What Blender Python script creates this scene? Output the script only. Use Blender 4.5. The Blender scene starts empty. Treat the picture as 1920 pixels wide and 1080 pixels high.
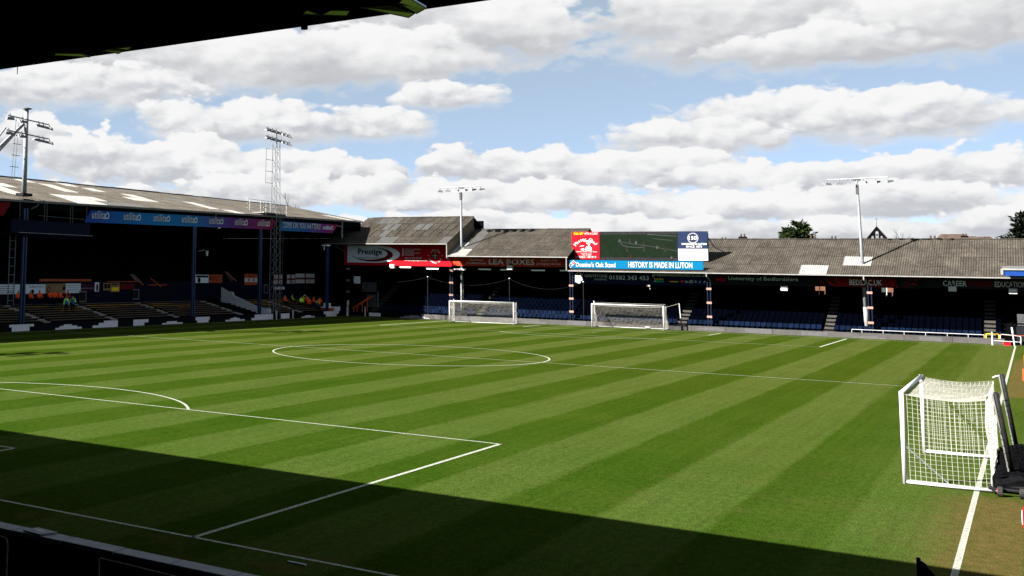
import bpy, math, random
from mathutils import Vector, Matrix
R = math.radians
random.seed(7)
scn = bpy.context.scene
COL = scn.collection

# ------------------------------------------------------------------ camera
cam_d = bpy.data.cameras.new('camera')
cam = bpy.data.objects.new('camera', cam_d)
COL.objects.link(cam)
CP = Vector((34.5612, -19.0867, 5.5586))
CR = Vector((0.8154199, 0.5785948, 0.0178430))
CU = Vector((0.0460239, -0.0955266, 0.9943623))
CF = Vector((-0.5770374, 0.8100017, 0.1045235))
cam.matrix_world = Matrix(((CR.x, CU.x, -CF.x, CP.x), (CR.y, CU.y, -CF.y, CP.y), (CR.z, CU.z, -CF.z, CP.z), (0, 0, 0, 1)))
cam_d.sensor_fit = 'HORIZONTAL'
cam_d.sensor_width = 36
cam_d.lens = 39.388
cam_d.shift_x = 0.27334
cam_d.shift_y = -0.13453
cam_d.clip_start = 0.1
cam_d.clip_end = 3000
scn.camera = cam

# ------------------------------------------------------------------ exposure
scn.view_settings.view_transform = 'Standard'
scn.view_settings.look = 'None'
scn.view_settings.gamma = 1
scn.view_settings.use_curve_mapping = False
scn.view_settings.exposure = 2.5

# ------------------------------------------------------------------ sun (light travels along +X +Y, down)
SUN = Vector((15.8, 19.5, -17.4)).normalized()
sl = bpy.data.lights.new('sun', 'SUN')
sl.energy = 5.0
sl.angle = R(0.5)
sl.color = (1.0, 0.945, 0.87)
sun = bpy.data.objects.new('sun', sl)
COL.objects.link(sun)
sun.rotation_mode = 'QUATERNION'
sun.rotation_quaternion = SUN.to_track_quat('-Z', 'Y')
sun.location = (-60, -60, 80)

# ------------------------------------------------------------------ world sky with cumulus
SKY_STRENGTH = 0.05
CLOUD_STRENGTH = 0.165
world = bpy.data.worlds.new('World')
scn.world = world
world.use_nodes = True
wn = world.node_tree
wn.nodes.clear()

def nd(tree, kind, **kw):
    n = tree.nodes.new(kind)
    for k, v in kw.items():
        setattr(n, k, v)
    return n

def mth(tree, op, a, b=None, c=None, clamp=False):
    n = tree.nodes.new('ShaderNodeMath')
    n.operation = op
    n.use_clamp = clamp
    for i, x in enumerate((a, b, c)):
        if x is None:
            continue
        if isinstance(x, (int, float)):
            n.inputs[i].default_value = x
        else:
            tree.links.new(x, n.inputs[i])
    return n.outputs[0]

def sstep(tree, x, lo, hi):
    n = tree.nodes.new('ShaderNodeMapRange')
    n.interpolation_type = 'SMOOTHSTEP'
    tree.links.new(x, n.inputs[0])
    n.inputs[1].default_value = lo
    n.inputs[2].default_value = hi
    return n.outputs[0]

def mixc(tree, f, a, b):
    n = tree.nodes.new('ShaderNodeMix')
    n.data_type = 'RGBA'
    if isinstance(f, (int, float)):
        n.inputs[0].default_value = f
    else:
        tree.links.new(f, n.inputs[0])
    for i, x in ((6, a), (7, b)):
        if isinstance(x, tuple):
            n.inputs[i].default_value = (*x, 1)
        else:
            tree.links.new(x, n.inputs[i])
    return n.outputs[2]

def noise(tree, vec, scale, detail=6, rough=0.55, lac=2.0, dist=0.0):
    n = tree.nodes.new('ShaderNodeTexNoise')
    if vec is not None:
        tree.links.new(vec, n.inputs['Vector'])
    n.inputs['Scale'].default_value = scale
    n.inputs['Detail'].default_value = detail
    n.inputs['Roughness'].default_value = rough
    n.inputs['Lacunarity'].default_value = lac
    n.inputs['Distortion'].default_value = dist
    return n.outputs['Fac']

sky = nd(wn, 'ShaderNodeTexSky', sky_type='NISHITA')
sky.sun_disc = False
sky.sun_elevation = math.asin(-SUN.z)
sky.sun_rotation = math.atan2(-SUN.x, -SUN.y)
sky.air_density = 0.5
sky.altitude = 5000
sky.dust_density = 0.25
sky.ozone_density = 0.5
tc = nd(wn, 'ShaderNodeTexCoord')
sep = nd(wn, 'ShaderNodeSeparateXYZ')
wn.links.new(tc.outputs['Generated'], sep.inputs[0])
az = mth(wn, 'MULTIPLY', mth(wn, 'ARCTAN2', sep.outputs[0], sep.outputs[1]), 57.29578)
el = mth(wn, 'MULTIPLY', mth(wn, 'ARCSINE', sep.outputs[2]), 57.29578)
cmb = nd(wn, 'ShaderNodeCombineXYZ')
wn.links.new(mth(wn, 'MULTIPLY', az, 0.8), cmb.inputs[0])
wn.links.new(mth(wn, 'MULTIPLY', el, 1.5), cmb.inputs[1])
V = cmb.outputs[0]
# billows: fbm plus rounded cells, seen also a little up-sun so that their lit sides show
def billow(vec, det):
    f = mth(wn, 'SUBTRACT', noise(wn, vec, 0.42, det, 0.56, 2.1, 0.2), 0.5)
    vo = nd(wn, 'ShaderNodeTexVoronoi', feature='SMOOTH_F1')
    wn.links.new(vec, vo.inputs['Vector'])
    vo.inputs['Scale'].default_value = 0.8
    vo.inputs['Detail'].default_value = 2.5
    vo.inputs['Roughness'].default_value = 0.5
    vo.inputs['Smoothness'].default_value = 0.45
    c = mth(wn, 'SUBTRACT', 0.42, vo.outputs['Distance'])
    return mth(wn, 'ADD', mth(wn, 'MULTIPLY', f, 1.8), mth(wn, 'MULTIPLY', c, 0.95))
wv = nd(wn, 'ShaderNodeTexNoise')
wn.links.new(V, wv.inputs['Vector'])
wv.inputs['Scale'].default_value = 1.1
wv.inputs['Detail'].default_value = 3
wsub = nd(wn, 'ShaderNodeVectorMath', operation='MULTIPLY_ADD')
wn.links.new(wv.outputs['Color'], wsub.inputs[0])
wsub.inputs[1].default_value = (0.7, 0.7, 0)
wn.links.new(V, wsub.inputs[2])
VW = wsub.outputs[0]
puff = billow(VW, 9)
up = nd(wn, 'ShaderNodeVectorMath', operation='ADD')
wn.links.new(VW, up.inputs[0])
up.inputs[1].default_value = (-0.3, 0.5, 0)
relief = mth(wn, 'SUBTRACT', billow(VW, 5), billow(up.outputs[0], 5))
soft = mth(wn, 'SUBTRACT', noise(wn, V, 0.3, 3, 0.5, 2.1, 0.2), 0.5)
# broken cloud outside the view only, kept sparse to deepen the shade
zc = mth(wn, 'ADD', mth(wn, 'MAXIMUM', sep.outputs[2], 0.0), 0.12)
pl = nd(wn, 'ShaderNodeCombineXYZ')
wn.links.new(mth(wn, 'DIVIDE', sep.outputs[0], zc), pl.inputs[0])
wn.links.new(mth(wn, 'DIVIDE', sep.outputs[1], zc), pl.inputs[1])
field = noise(wn, pl.outputs[0], 0.9, 8, 0.55)
up_mask = sstep(wn, el, 13.0, 19.0)
side = sstep(wn, mth(wn, 'ABSOLUTE', mth(wn, 'ADD', az, 23.5)), 28.0, 36.0)
out_mask = mth(wn, 'MAXIMUM', up_mask, side)
trans = mth(wn, 'SUBTRACT', 1.0, mth(wn, 'MULTIPLY', sstep(wn, field, 0.54, 0.63), out_mask))
ccol = mixc(wn, sstep(wn, field, 0.52, 0.7), (0.92, 0.93, 0.95), (0.66, 0.67, 0.70))
BLOBS = [(-38.45, 10.34, 11.42, 2.71), (-25.56, 12.03, 8.82, 3.19), (-44.14, 8.79, 7.5, 1.61), (-29.9, 10.46, 8.97, 2.02), (-20.66, 11.9, 3.11, 1.96), (-10.02, 11.75, 8.9, 3.3), (-2.0, 11.0, 6.6, 2.35), (-7.5, 10.3, 5.0, 1.3), (-24.36, 8.68, 3.32, 0.91), (-38.38, 7.22, 2.47, 1.5), (-34.53, 7.02, 5.48, 1.69), (-28.52, 7.21, 3.25, 1.14), (-7.74, 7.17, 7.76, 1.5), (-4.2, 6.99, 4.63, 1.59), (-12.96, 6.24, 4.69, 1.31), (-45.66, 6.18, 2.39, 1.48), (-42.13, 5.08, 3.77, 1.76), (-36.96, 4.93, 5.99, 1.63), (-30.4, 4.76, 5.14, 1.22), (-22.92, 5.06, 3.65, 1.2), (-19.33, 4.79, 4.29, 1.26), (-14.65, 4.75, 5.73, 1.27), (-8.49, 4.28, 5.65, 1.09), (-2.33, 4.49, 4.42, 1.26), (-43.13, 2.62, 6.93, 1.35), (-33.11, 3.64, 5.98, 1.22), (-26.09, 3.58, 6.09, 1.21), (-20.36, 3.35, 6.59, 1.18), (-11.88, 3.08, 6.87, 1.12), (-4.35, 3.14, 5.61, 1.17), (-34.99, 1.97, 9.7, 0.95), (-21.65, 2.15, 8.17, 0.92), (-13.06, 1.96, 6.97, 0.75), (-5.4, 2.03, 6.94, 0.75), (-0.54, 2.42, 3.67, 0.89),
         (7.5, 3.0, 6.0, 1.4), (9.0, 6.2, 6.5, 1.6), (-54.0, 3.4, 7.0, 1.5), (-55.0, 8.0, 6.0, 2.0)]
for (a0, e0, ra, re) in BLOBS:
    dx = mth(wn, 'MULTIPLY_ADD', az, 1 / ra, -a0 / ra)
    dy = mth(wn, 'MULTIPLY_ADD', el, 1 / re, -e0 / re)
    dyb = mth(wn, 'MAXIMUM', mth(wn, 'MULTIPLY', dy, -1.25), dy)          # flatter bases
    r2 = mth(wn, 'ADD', mth(wn, 'MULTIPLY', dx, dx), mth(wn, 'MULTIPLY', dyb, dyb))
    base = 1.75 if e0 < 5.6 else (1.5 if e0 > 9 else 1.5)
    d = mth(wn, 'SUBTRACT', mth(wn, 'MULTIPLY_ADD', puff, 1.15 if e0 < 5.6 else 0.85, base), r2)
    crisp = mth(wn, 'MAXIMUM', mth(wn, 'MULTIPLY_ADD', dy, 1.1, 1.0), 0.42)
    al = sstep(wn, mth(wn, 'MULTIPLY', d, crisp), 0.0, 0.6)
    t = mth(wn, 'ADD', mth(wn, 'MULTIPLY_ADD', relief, 0.38 if e0 > 9 else 0.75, dy), mth(wn, 'MULTIPLY', soft, 1.6 if e0 > 5.6 else 2.6))
    grey, lo, hi = ((0.58, 0.59, 0.62), -0.6, 0.75) if e0 > 9 else ((0.60, 0.62, 0.665), -0.6, 0.75)
    cc = mixc(wn, sstep(wn, t, lo, hi), grey, (1.0, 1.0, 1.0))
    ccol = mixc(wn, al, ccol, cc)
    trans = mth(wn, 'MULTIPLY', trans, mth(wn, 'SUBTRACT', 1.0, al))
haze = mth(wn, 'SUBTRACT', 1.0, mth(wn, 'MULTIPLY', sstep(wn, mth(wn, 'MULTIPLY', el, -1.0), -3.0, 0.0), 0.55))
trans = mth(wn, 'MULTIPLY', trans, haze)
bg0 = nd(wn, 'ShaderNodeBackground')
bg1 = nd(wn, 'ShaderNodeBackground')
wn.links.new(sky.outputs[0], bg1.inputs[0])
bg1.inputs[1].default_value = SKY_STRENGTH
bg2 = nd(wn, 'ShaderNodeBackground')
wn.links.new(ccol, bg2.inputs[0])
bg2.inputs[1].default_value = CLOUD_STRENGTH
mx = nd(wn, 'ShaderNodeMixShader')
wn.links.new(mth(wn, 'SUBTRACT', 1.0, trans), mx.inputs[0])
bg0.inputs[0].default_value = (0.60, 0.70, 0.665, 1)          # thin high veil over the blue
bg0.inputs[1].default_value = CLOUD_STRENGTH
veil = nd(wn, 'ShaderNodeMixShader')
veil.inputs[0].default_value = 0.54
wn.links.new(bg1.outputs[0], veil.inputs[1])
wn.links.new(bg0.outputs[0], veil.inputs[2])
wn.links.new(veil.outputs[0], mx.inputs[1])
wn.links.new(bg2.outputs[0], mx.inputs[2])
wo = nd(wn, 'ShaderNodeOutputWorld')
wn.links.new(mx.outputs[0], wo.inputs[0])
world.cycles.sampling_method = 'MANUAL'
world.cycles.sample_map_resolution = 512
scn.cycles.max_bounces = 6
scn.cycles.diffuse_bounces = 3
scn.cycles.caustics_reflective = False
scn.cycles.caustics_refractive = False

# ------------------------------------------------------------------ helpers
def mat(name, col, rough=0.7, var=0.15, vscale=3.0, bump=0.0, bscale=20.0, metal=0.0, spec=0.3, col2=None, stretch=None, rnd=0.0, emit=None, gloss=None):
    m = bpy.data.materials.new(name)
    m.use_nodes = True
    t = m.node_tree
    b = t.nodes['Principled BSDF']
    b.inputs['Roughness'].default_value = rough
    b.inputs['Metallic'].default_value = metal
    b.inputs['Specular IOR Level'].default_value = spec if spec > 0.9 else (0.0 if max(col) < 0.006 else min(spec, 0.03) if max(col) < 0.03 or 'print' in name or 'seat' in name else spec)
    tcn = nd(t, 'ShaderNodeNewGeometry')
    v = tcn.outputs['Position']
    if stretch:
        mp = nd(t, 'ShaderNodeVectorMath', operation='MULTIPLY')
        t.links.new(v, mp.inputs[0])
        mp.inputs[1].default_value = stretch
        v = mp.outputs[0]
    n = noise(t, v, vscale, 6, 0.6)
    c2 = col2 if col2 else tuple(min(1, c * (1 + var)) for c in col)
    c1 = col if col2 else tuple(c * (1 - var) for c in col)
    fac = sstep(t, n, 0.35, 0.65)
    c = mixc(t, fac, c1, c2)
    if rnd:
        oi = nd(t, 'ShaderNodeObjectInfo')
        hs = nd(t, 'ShaderNodeHueSaturation')
        t.links.new(mth(t, 'MULTIPLY_ADD', oi.outputs['Random'], 2 * rnd, 1 - rnd), hs.inputs['Value'])
        t.links.new(c, hs.inputs['Color'])
        c = hs.outputs[0]
    t.links.new(c, b.inputs['Base Color'])
    if bump:
        bn = nd(t, 'ShaderNodeBump')
        bn.inputs['Strength'].default_value = bump
        bn.inputs['Distance'].default_value = 0.02
        t.links.new(noise(t, v, bscale, 4, 0.6), bn.inputs['Height'])
        t.links.new(bn.outputs[0], b.inputs['Normal'])
    if emit:
        b.inputs['Emission Color'].default_value = (*emit[0], 1)
        b.inputs['Emission Strength'].default_value = emit[1]
    return m

class MB:
    def __init__(s):
        s.v = []; s.f = []; s.mi = []; s.m = 0
    def vert(s, p):
        s.v.append(tuple(p)); return len(s.v) - 1
    def face(s, ids):
        s.f.append(tuple(ids)); s.mi.append(s.m)
    def quad(s, a, b, c, d):
        s.face([s.vert(a), s.vert(b), s.vert(c), s.vert(d)])
    def poly(s, pts):
        s.face([s.vert(p) for p in pts])
    def box(s, x0, x1, y0, y1, z0, z1):
        b = len(s.v)
        for z in (z0, z1):
            for x, y in ((x0, y0), (x1, y0), (x1, y1), (x0, y1)):
                s.v.append((x, y, z))
        for q in ((0, 3, 2, 1), (4, 5, 6, 7), (0, 1, 5, 4), (1, 2, 6, 5), (2, 3, 7, 6), (3, 0, 4, 7)):
            s.face([b + i for i in q])
        return s
    def tube(s, p, q, r, n=8, r2=None, caps=True):
        p = Vector(p); q = Vector(q); r2 = r if r2 is None else r2
        d = (q - p)
        if d.length < 1e-6:
            return s
        d.normalize()
        a = d.orthogonal().normalized(); c = d.cross(a)
        b = len(s.v)
        for (o, rr) in ((p, r), (q, r2)):
            for i in range(n):
                t = 2 * math.pi * i / n
                s.v.append(tuple(o + a * (rr * math.cos(t)) + c * (rr * math.sin(t))))
        for i in range(n):
            j = (i + 1) % n
            s.face([b + i, b + j, b + n + j, b + n + i])
        if caps:
            s.face([b + i for i in reversed(range(n))]); s.face([b + n + i for i in range(n)])
        return s
    def path(s, pts, r, n=6):
        for a, b in zip(pts[:-1], pts[1:]):
            s.tube(a, b, r, n)
        return s
    def prism(s, pts, off):
        """closed outline pts (3D), extruded by off"""
        off = Vector(off); n = len(pts)
        a = [s.vert(p) for p in pts]; b = [s.vert(Vector(p) + off) for p in pts]
        s.face(a); s.face(b[::-1])
        for i in range(n):
            j = (i + 1) % n
            s.face([a[j], a[i], b[i], b[j]])
        return s
    def build(s, name, mats, parent=None, smooth=False):
        me = bpy.data.meshes.new(name)
        vs = s.v
        if parent is not None:
            o = WLOC[parent.name]
            vs = [(v[0] - o[0], v[1] - o[1], v[2] - o[2]) for v in vs]
        me.from_pydata(vs, [], s.f)
        if not isinstance(mats, (list, tuple)):
            mats = [mats]
        for m in mats:
            me.materials.append(m)
        me.polygons.foreach_set('material_index', s.mi)
        if smooth:
            me.polygons.foreach_set('use_smooth', [len(q) == 4 for q in s.f])
        me.update()
        ob = bpy.data.objects.new(name, me)
        COL.objects.link(ob)
        WLOC[ob.name] = WLOC[parent.name] if parent is not None else (0, 0, 0)
        if parent is not None:
            ob.parent = parent
        return ob

WLOC = {}
def tag(o, label, cat, group=None, kind=None):
    if label: o['label'] = label
    if cat: o['category'] = cat
    if group: o['group'] = group
    if kind: o['kind'] = kind
    return o
def thing(name, label, cat, loc=(0, 0, 0), group=None):
    o = bpy.data.objects.new(name, None)
    o.empty_display_size = 0.3
    COL.objects.link(o)
    o.location = loc
    WLOC[o.name] = tuple(loc)
    return tag(o, label, cat, group)
def struct(name, mb, m, parent=None):
    o = mb.build(name, m, parent)
    o['kind'] = 'structure'
    return o
def copy_tree(o, parent=None):
    c = o.copy()
    COL.objects.link(c)
    if parent is not None:
        c.parent = parent
    for ch in [x for x in bpy.data.objects if x.parent == o]:
        copy_tree(ch, c)
    return c
def BOX(name, m, parent, *b):
    return MB().box(*b).build(name, m, parent)

_tc = {}
def text_mesh(s, shear=0.0, bold=0.0, space=1.0):
    key = (s, shear, bold, space)
    if key in _tc:
        return _tc[key]
    cu = bpy.data.curves.new('lettering', 'FONT')
    cu.body = s
    cu.shear = shear
    cu.resolution_u = 2
    cu.space_character = space
    ob = bpy.data.objects.new('lettering', cu)
    me = ob.to_mesh()
    v = [tuple(x.co) for x in me.vertices]
    f = [tuple(p.vertices) for p in me.polygons]
    if bold:                     # heavier letters: staggered copies a hair's breadth apart in depth
        v0, f0 = list(v), list(f); n0 = len(v0)
        for q, (dx, dy) in enumerate(((-bold, 0), (bold, 0), (0, bold * .7), (0, -bold * .7))):
            v += [(a + dx, b + dy, .004 * (q + 1)) for a, b, c in v0]
            f += [tuple(k + n0 * (q + 1) for k in p) for p in f0]
    ob.to_mesh_clear()
    bpy.data.objects.remove(ob); bpy.data.curves.remove(cu)
    xs = [a[0] for a in v]; ys = [a[1] for a in v]
    r = (v, f, (min(xs), max(xs), min(ys), max(ys)))
    _tc[key] = r
    return r

class Sign:
    """flat print laid on an upright board; 'Y' faces -Y (a = x), 'X' faces +X (a = y)"""
    def __init__(s, ax, plane, parent):
        s.ax = ax; s.p = plane; s.parent = parent
    def w(s, a, b, d=0.0):
        return Vector((a, s.p - d, b)) if s.ax == 'Y' else Vector((s.p + d, a, b))
    def off(s, t):
        return Vector((0, t, 0)) if s.ax == 'Y' else Vector((-t, 0, 0))
    def poly(s, pts, d, m, name, th=0.012):
        mb = MB(); mb.prism([s.w(a, b, d) for a, b in pts], s.off(th))
        return mb.build(name, m, s.parent)
    def polys(s, lst, d, m, name, th=0.012):
        mb = MB()
        for pts in lst:
            mb.prism([s.w(a, b, d) for a, b in pts], s.off(th))
        return mb.build(name, m, s.parent)
    def rect(s, a0, a1, b0, b1, d, m, name, th=0.012):
        return s.poly([(a0, b0), (a1, b0), (a1, b1), (a0, b1)], d, m, name, th)
    def text(s, txt, a0, b0, w, h, m, d=0.03, shear=0.0, bold=0.0, slope=0.0, name='lettering', space=1.0):
        v, f, (x0, x1, y0, y1) = text_mesh(txt, shear, bold, space)
        mb = MB()
        for x, y, z in v:
            u = (x - x0) / (x1 - x0) * w
            mb.v.append(tuple(s.w(a0 + u, b0 + (y - y0) / (y1 - y0) * h + slope * u, d + z)))
        for q in f:
            mb.face(q)
        return mb.build(name, m, s.parent)
    def arc(s, txt, ca, cb, r, a_start, a_end, h, m, d=0.03, inside=False, bold=0.0):
        mb = MB(); n = len(txt)
        for i, ch in enumerate(txt):
            if ch == ' ': continue
            t = R(a_start + (a_end - a_start) * (i / max(1, n - 1)))
            v, f, (x0, x1, y0, y1) = text_mesh(ch, 0, bold)
            base = len(mb.v); k = h / 0.72
            rx = (math.sin(t), -math.cos(t)); ry = (math.cos(t), math.sin(t))
            if inside:
                rx = (-rx[0], -rx[1]); ry = (-ry[0], -ry[1])
            for x, y, z in v:
                u = (x - (x0 + x1) / 2) * k; q = (y - 0.36) * k
                mb.v.append(tuple(s.w(ca + r * math.cos(t) + rx[0] * u + ry[0] * q, cb + r * math.sin(t) + rx[1] * u + ry[1] * q, d + z)))
            for q in f:
                mb.face([base + k2 for k2 in q])
        return mb.build('lettering', m, s.parent)
    def stroke(s, pts, wd, d, m, name, closed=False, th=0.012):
        mb = MB(); P = list(pts) + ([pts[0]] if closed else [])
        for (a0, b0), (a1, b1) in zip(P[:-1], P[1:]):
            L = math.hypot(a1 - a0, b1 - b0)
            if L < 1e-6: continue
            nx, ny = -(b1 - b0) / L * wd / 2, (a1 - a0) / L * wd / 2
            ex, ey = (a1 - a0) / L * wd * .3, (b1 - b0) / L * wd * .3
            mb.prism([s.w(a0 - ex + nx, b0 - ey + ny, d), s.w(a0 - ex - nx, b0 - ey - ny, d), s.w(a1 + ex - nx, b1 + ey - ny, d), s.w(a1 + ex + nx, b1 + ey + ny, d)], s.off(th))
        return mb.build(name, m, s.parent)
    def disc(s, ca, cb, r, d, m, name, n=24, ry=None, th=0.012):
        ry = ry or r
        return s.poly([(ca + r * math.cos(2 * math.pi * i / n), cb + ry * math.sin(2 * math.pi * i / n)) for i in range(n)], d, m, name, th)

def circle_pts(ca, cb, r, n=24, ry=None, t0=0, t1=360):
    ry = ry or r
    return [(ca + r * math.cos(R(t0 + (t1 - t0) * i / n)), cb + ry * math.sin(R(t0 + (t1 - t0) * i / n))) for i in range(n + 1)]

# ------------------------------------------------------------------ materials
M = {}
M['white_paint'] = mat('white_paint', (0.36, 0.365, 0.37), 0.4, 0.04)
M['line_paint'] = mat('line_paint', (0.10, 0.115, 0.075), 0.9, 0.1, 14, col2=(0.25, 0.255, 0.235))
M['net_white'] = mat('net_white', (0.24, 0.236, 0.215), 0.9, 0.1)
M['net_grey'] = mat('net_grey', (0.26, 0.25, 0.225), 0.9, 0.1)
M['galv'] = mat('galvanised_steel', (0.105, 0.113, 0.125), 0.5, 0.2, 6, metal=0.1)
M['galv_pale'] = mat('pale_galvanised_steel', (0.2, 0.21, 0.225), 0.5, 0.2, 6)
M['galv_dark'] = mat('weathered_steel', (0.04, 0.042, 0.045), 0.5, 0.25, 6, metal=0.3)
M['black_metal'] = mat('black_metal', (0.012, 0.012, 0.013), 0.45, 0.2)
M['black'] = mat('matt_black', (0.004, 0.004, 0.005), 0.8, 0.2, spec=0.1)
M['navy'] = mat('navy_paint', (0.0018, 0.0035, 0.012), 0.5, 0.2)
M['flag_navy'] = mat('flag_cloth_navy', (0.007, 0.010, 0.026), 0.8, 0.2)
M['col_blue'] = mat('column_blue', (0.004, 0.018, 0.06), 0.45, 0.15)
M['col_dark'] = mat('column_dark', (0.006, 0.008, 0.016), 0.5, 0.15)
M['pink_band'] = mat('faded_band', (0.2, 0.115, 0.092), 0.7, 0.15)
M['gutter'] = mat('gutter_white', (0.15, 0.15, 0.145), 0.5, 0.12, 2)
M['gutter_dull'] = mat('gutter_grey', (0.075, 0.075, 0.075), 0.6, 0.15, 2)
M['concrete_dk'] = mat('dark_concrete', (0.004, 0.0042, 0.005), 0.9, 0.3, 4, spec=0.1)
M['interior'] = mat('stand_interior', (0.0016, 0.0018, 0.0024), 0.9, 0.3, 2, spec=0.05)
M['seat_blue'] = mat('shaded_blue_seat', (0.0004, 0.0008, 0.0024), 0.5, 0.2, rnd=0.35)  # near-black: shade inside the stand is put into the seat colour
M['seat_front'] = mat('lit_front_seat', (0.0016, 0.0048, 0.0155), 0.5, 0.2, rnd=0.35)  # bluer tone painted on the front rows as if sunlit
M['seat_navy_shaded'] = mat('shaded_navy_seat', (0.0005, 0.0008, 0.0022), 0.6, 0.2, rnd=0.3, spec=0.15)  # long section's seats, likewise darkened in colour to stand in for shade
M['step_grey'] = mat('aisle_step', (0.03, 0.028, 0.026), 0.9, 0.2)
M['step_white'] = mat('painted_step_edge', (0.3, 0.28, 0.27), 0.8, 0.2)
M['bench'] = mat('bench_timber', (0.062, 0.045, 0.03), 0.7, 0.3, 2, stretch=(1, .2, 1))
M['bench_ochre'] = mat('ochre_bench_timber', (0.2, 0.1, 0.014), 0.7, 0.3, 2, stretch=(1, .2, 1))
M['brown_render'] = mat('brown_cladding', (0.10, 0.078, 0.048), 0.9, 0.25, 1.5, stretch=(1, 3, .5))
M['orange'] = mat('orange_paint', (0.3, 0.045, 0.004), 0.6, 0.1)
M['red'] = mat('red_print', (0.32, 0.004, 0.009), 0.45, 0.05)
M['red_lea'] = mat('orange_red_print', (0.32, 0.03, 0.014), 0.5, 0.06)
M['pale_blue'] = mat('pale_print', (0.56, 0.62, 0.68), 0.5, 0.03)
M['white_print'] = mat('white_print', (0.4, 0.4, 0.4), 0.5, 0.02)
M['grey_print'] = mat('grey_print', (0.5, 0.55, 0.57), 0.5, 0.02)
M['soft_grey'] = mat('soft_grey_print', (0.11, 0.115, 0.125), 0.5, 0.02)
M['dark_print'] = mat('dark_print', (0.06, 0.02, 0.03), 0.5, 0.02)
M['black_print'] = mat('black_print', (0.008, 0.008, 0.01), 0.5, 0.02)
M['dkred_print'] = mat('dark_red_print', (0.11, 0.004, 0.006), 0.5, 0.1)
M['navy_print'] = mat('navy_print', (0.004, 0.007, 0.026), 0.5, 0.05)
M['navy_board'] = mat('slate_navy_print', (0.009, 0.015, 0.038), 0.45, 0.04)
M['cyan'] = mat('cyan_print', (0.0008, 0.072, 0.155), 0.45, 0.03)
M['yellow'] = mat('yellow_print', (0.7, 0.5, 0.01), 0.5, 0.03)
M['green_print'] = mat('green_print', (0.01, 0.2, 0.08), 0.5, 0.03)
M['blue_print'] = mat('blue_print', (0.007, 0.028, 0.13), 0.5, 0.03)
M['skylight'] = mat('skylight_sheet', (0.19, 0.19, 0.18), 0.5, 0.12, 1.2)
M['roof_light'] = mat('replacement_sheet', (0.046, 0.045, 0.044), 0.9, 0.15, 2)
M['hivis_orange'] = mat('hi_vis_orange', (0.75, 0.07, 0.008), 0.6, 0.08, emit=None)
M['hivis_yellow'] = mat('hi_vis_yellow', (0.45, 0.75, 0.06), 0.6, 0.08)
M['hivis_blue'] = mat('blue_tabard', (0.02, 0.09, 0.32), 0.6, 0.1)
M['skin'] = mat('skin', (0.35, 0.2, 0.14), 0.6, 0.1)
M['hair'] = mat('hair', (0.02, 0.014, 0.01), 0.7, 0.2)
M['trousers'] = mat('dark_trousers', (0.008, 0.009, 0.012), 0.8, 0.2)
M['glass_lamp'] = mat('lamp_glass', (0.03, 0.035, 0.03), 0.08, 0.05, spec=1.0)
M['brick'] = mat('house_brick', (0.075, 0.031, 0.016), 0.9, 0.3, 4)
M['brick_dk'] = mat('sooty_brick', (0.004, 0.003, 0.003), 0.9, 0.3, 2)
M['tiles'] = mat('roof_tiles', (0.034, 0.021, 0.016), 0.9, 0.3, 2)
M['bark'] = mat('bark', (0.025, 0.02, 0.016), 0.9, 0.2)
M['twig'] = mat('bare_twig', (0.04, 0.033, 0.028), 0.9, 0.2)
M['needles'] = mat('conifer_needles', (0.006, 0.012, 0.004), 0.8, 0.4, 3, col2=(0.018, 0.028, 0.008))
M['needles_dk'] = mat('dark_needles', (0.0024, 0.0036, 0.0024), 0.8, 0.4, 3, col2=(0.006, 0.008, 0.0045))
M['coping'] = mat('coping_stone', (0.24, 0.24, 0.27), 0.8, 0.12, 5)
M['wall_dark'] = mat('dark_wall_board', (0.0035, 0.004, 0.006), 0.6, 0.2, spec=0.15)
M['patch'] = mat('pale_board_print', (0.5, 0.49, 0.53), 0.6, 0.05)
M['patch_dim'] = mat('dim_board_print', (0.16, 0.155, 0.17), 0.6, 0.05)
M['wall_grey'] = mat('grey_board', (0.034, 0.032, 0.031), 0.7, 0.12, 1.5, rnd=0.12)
M['patch_grey'] = mat('pale_grey_board_print', (0.062, 0.0605, 0.063), 0.7, 0.08)
M['black_net'] = mat('black_sheeting', (0.003, 0.003, 0.0035), 0.6, 0.4, 6, bump=0.8, bscale=5)
M['rubber'] = mat('rubber', (0.02, 0.02, 0.02), 0.8, 0.2)
M['hub'] = mat('red_hub', (0.4, 0.03, 0.02), 0.5, 0.1)
M['fawn'] = mat('fawn_banner', (0.22, 0.13, 0.06), 0.8, 0.08)
M['grey_box'] = mat('lamp_housing', (0.4, 0.4, 0.38), 0.5, 0.08)
M['tube'] = mat('batten_diffuser', (0.75, 0.72, 0.66), 0.4, 0.03)
M['ground'] = mat('tarmac', (0.05, 0.05, 0.05), 0.95, 0.2, 0.5)

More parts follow.
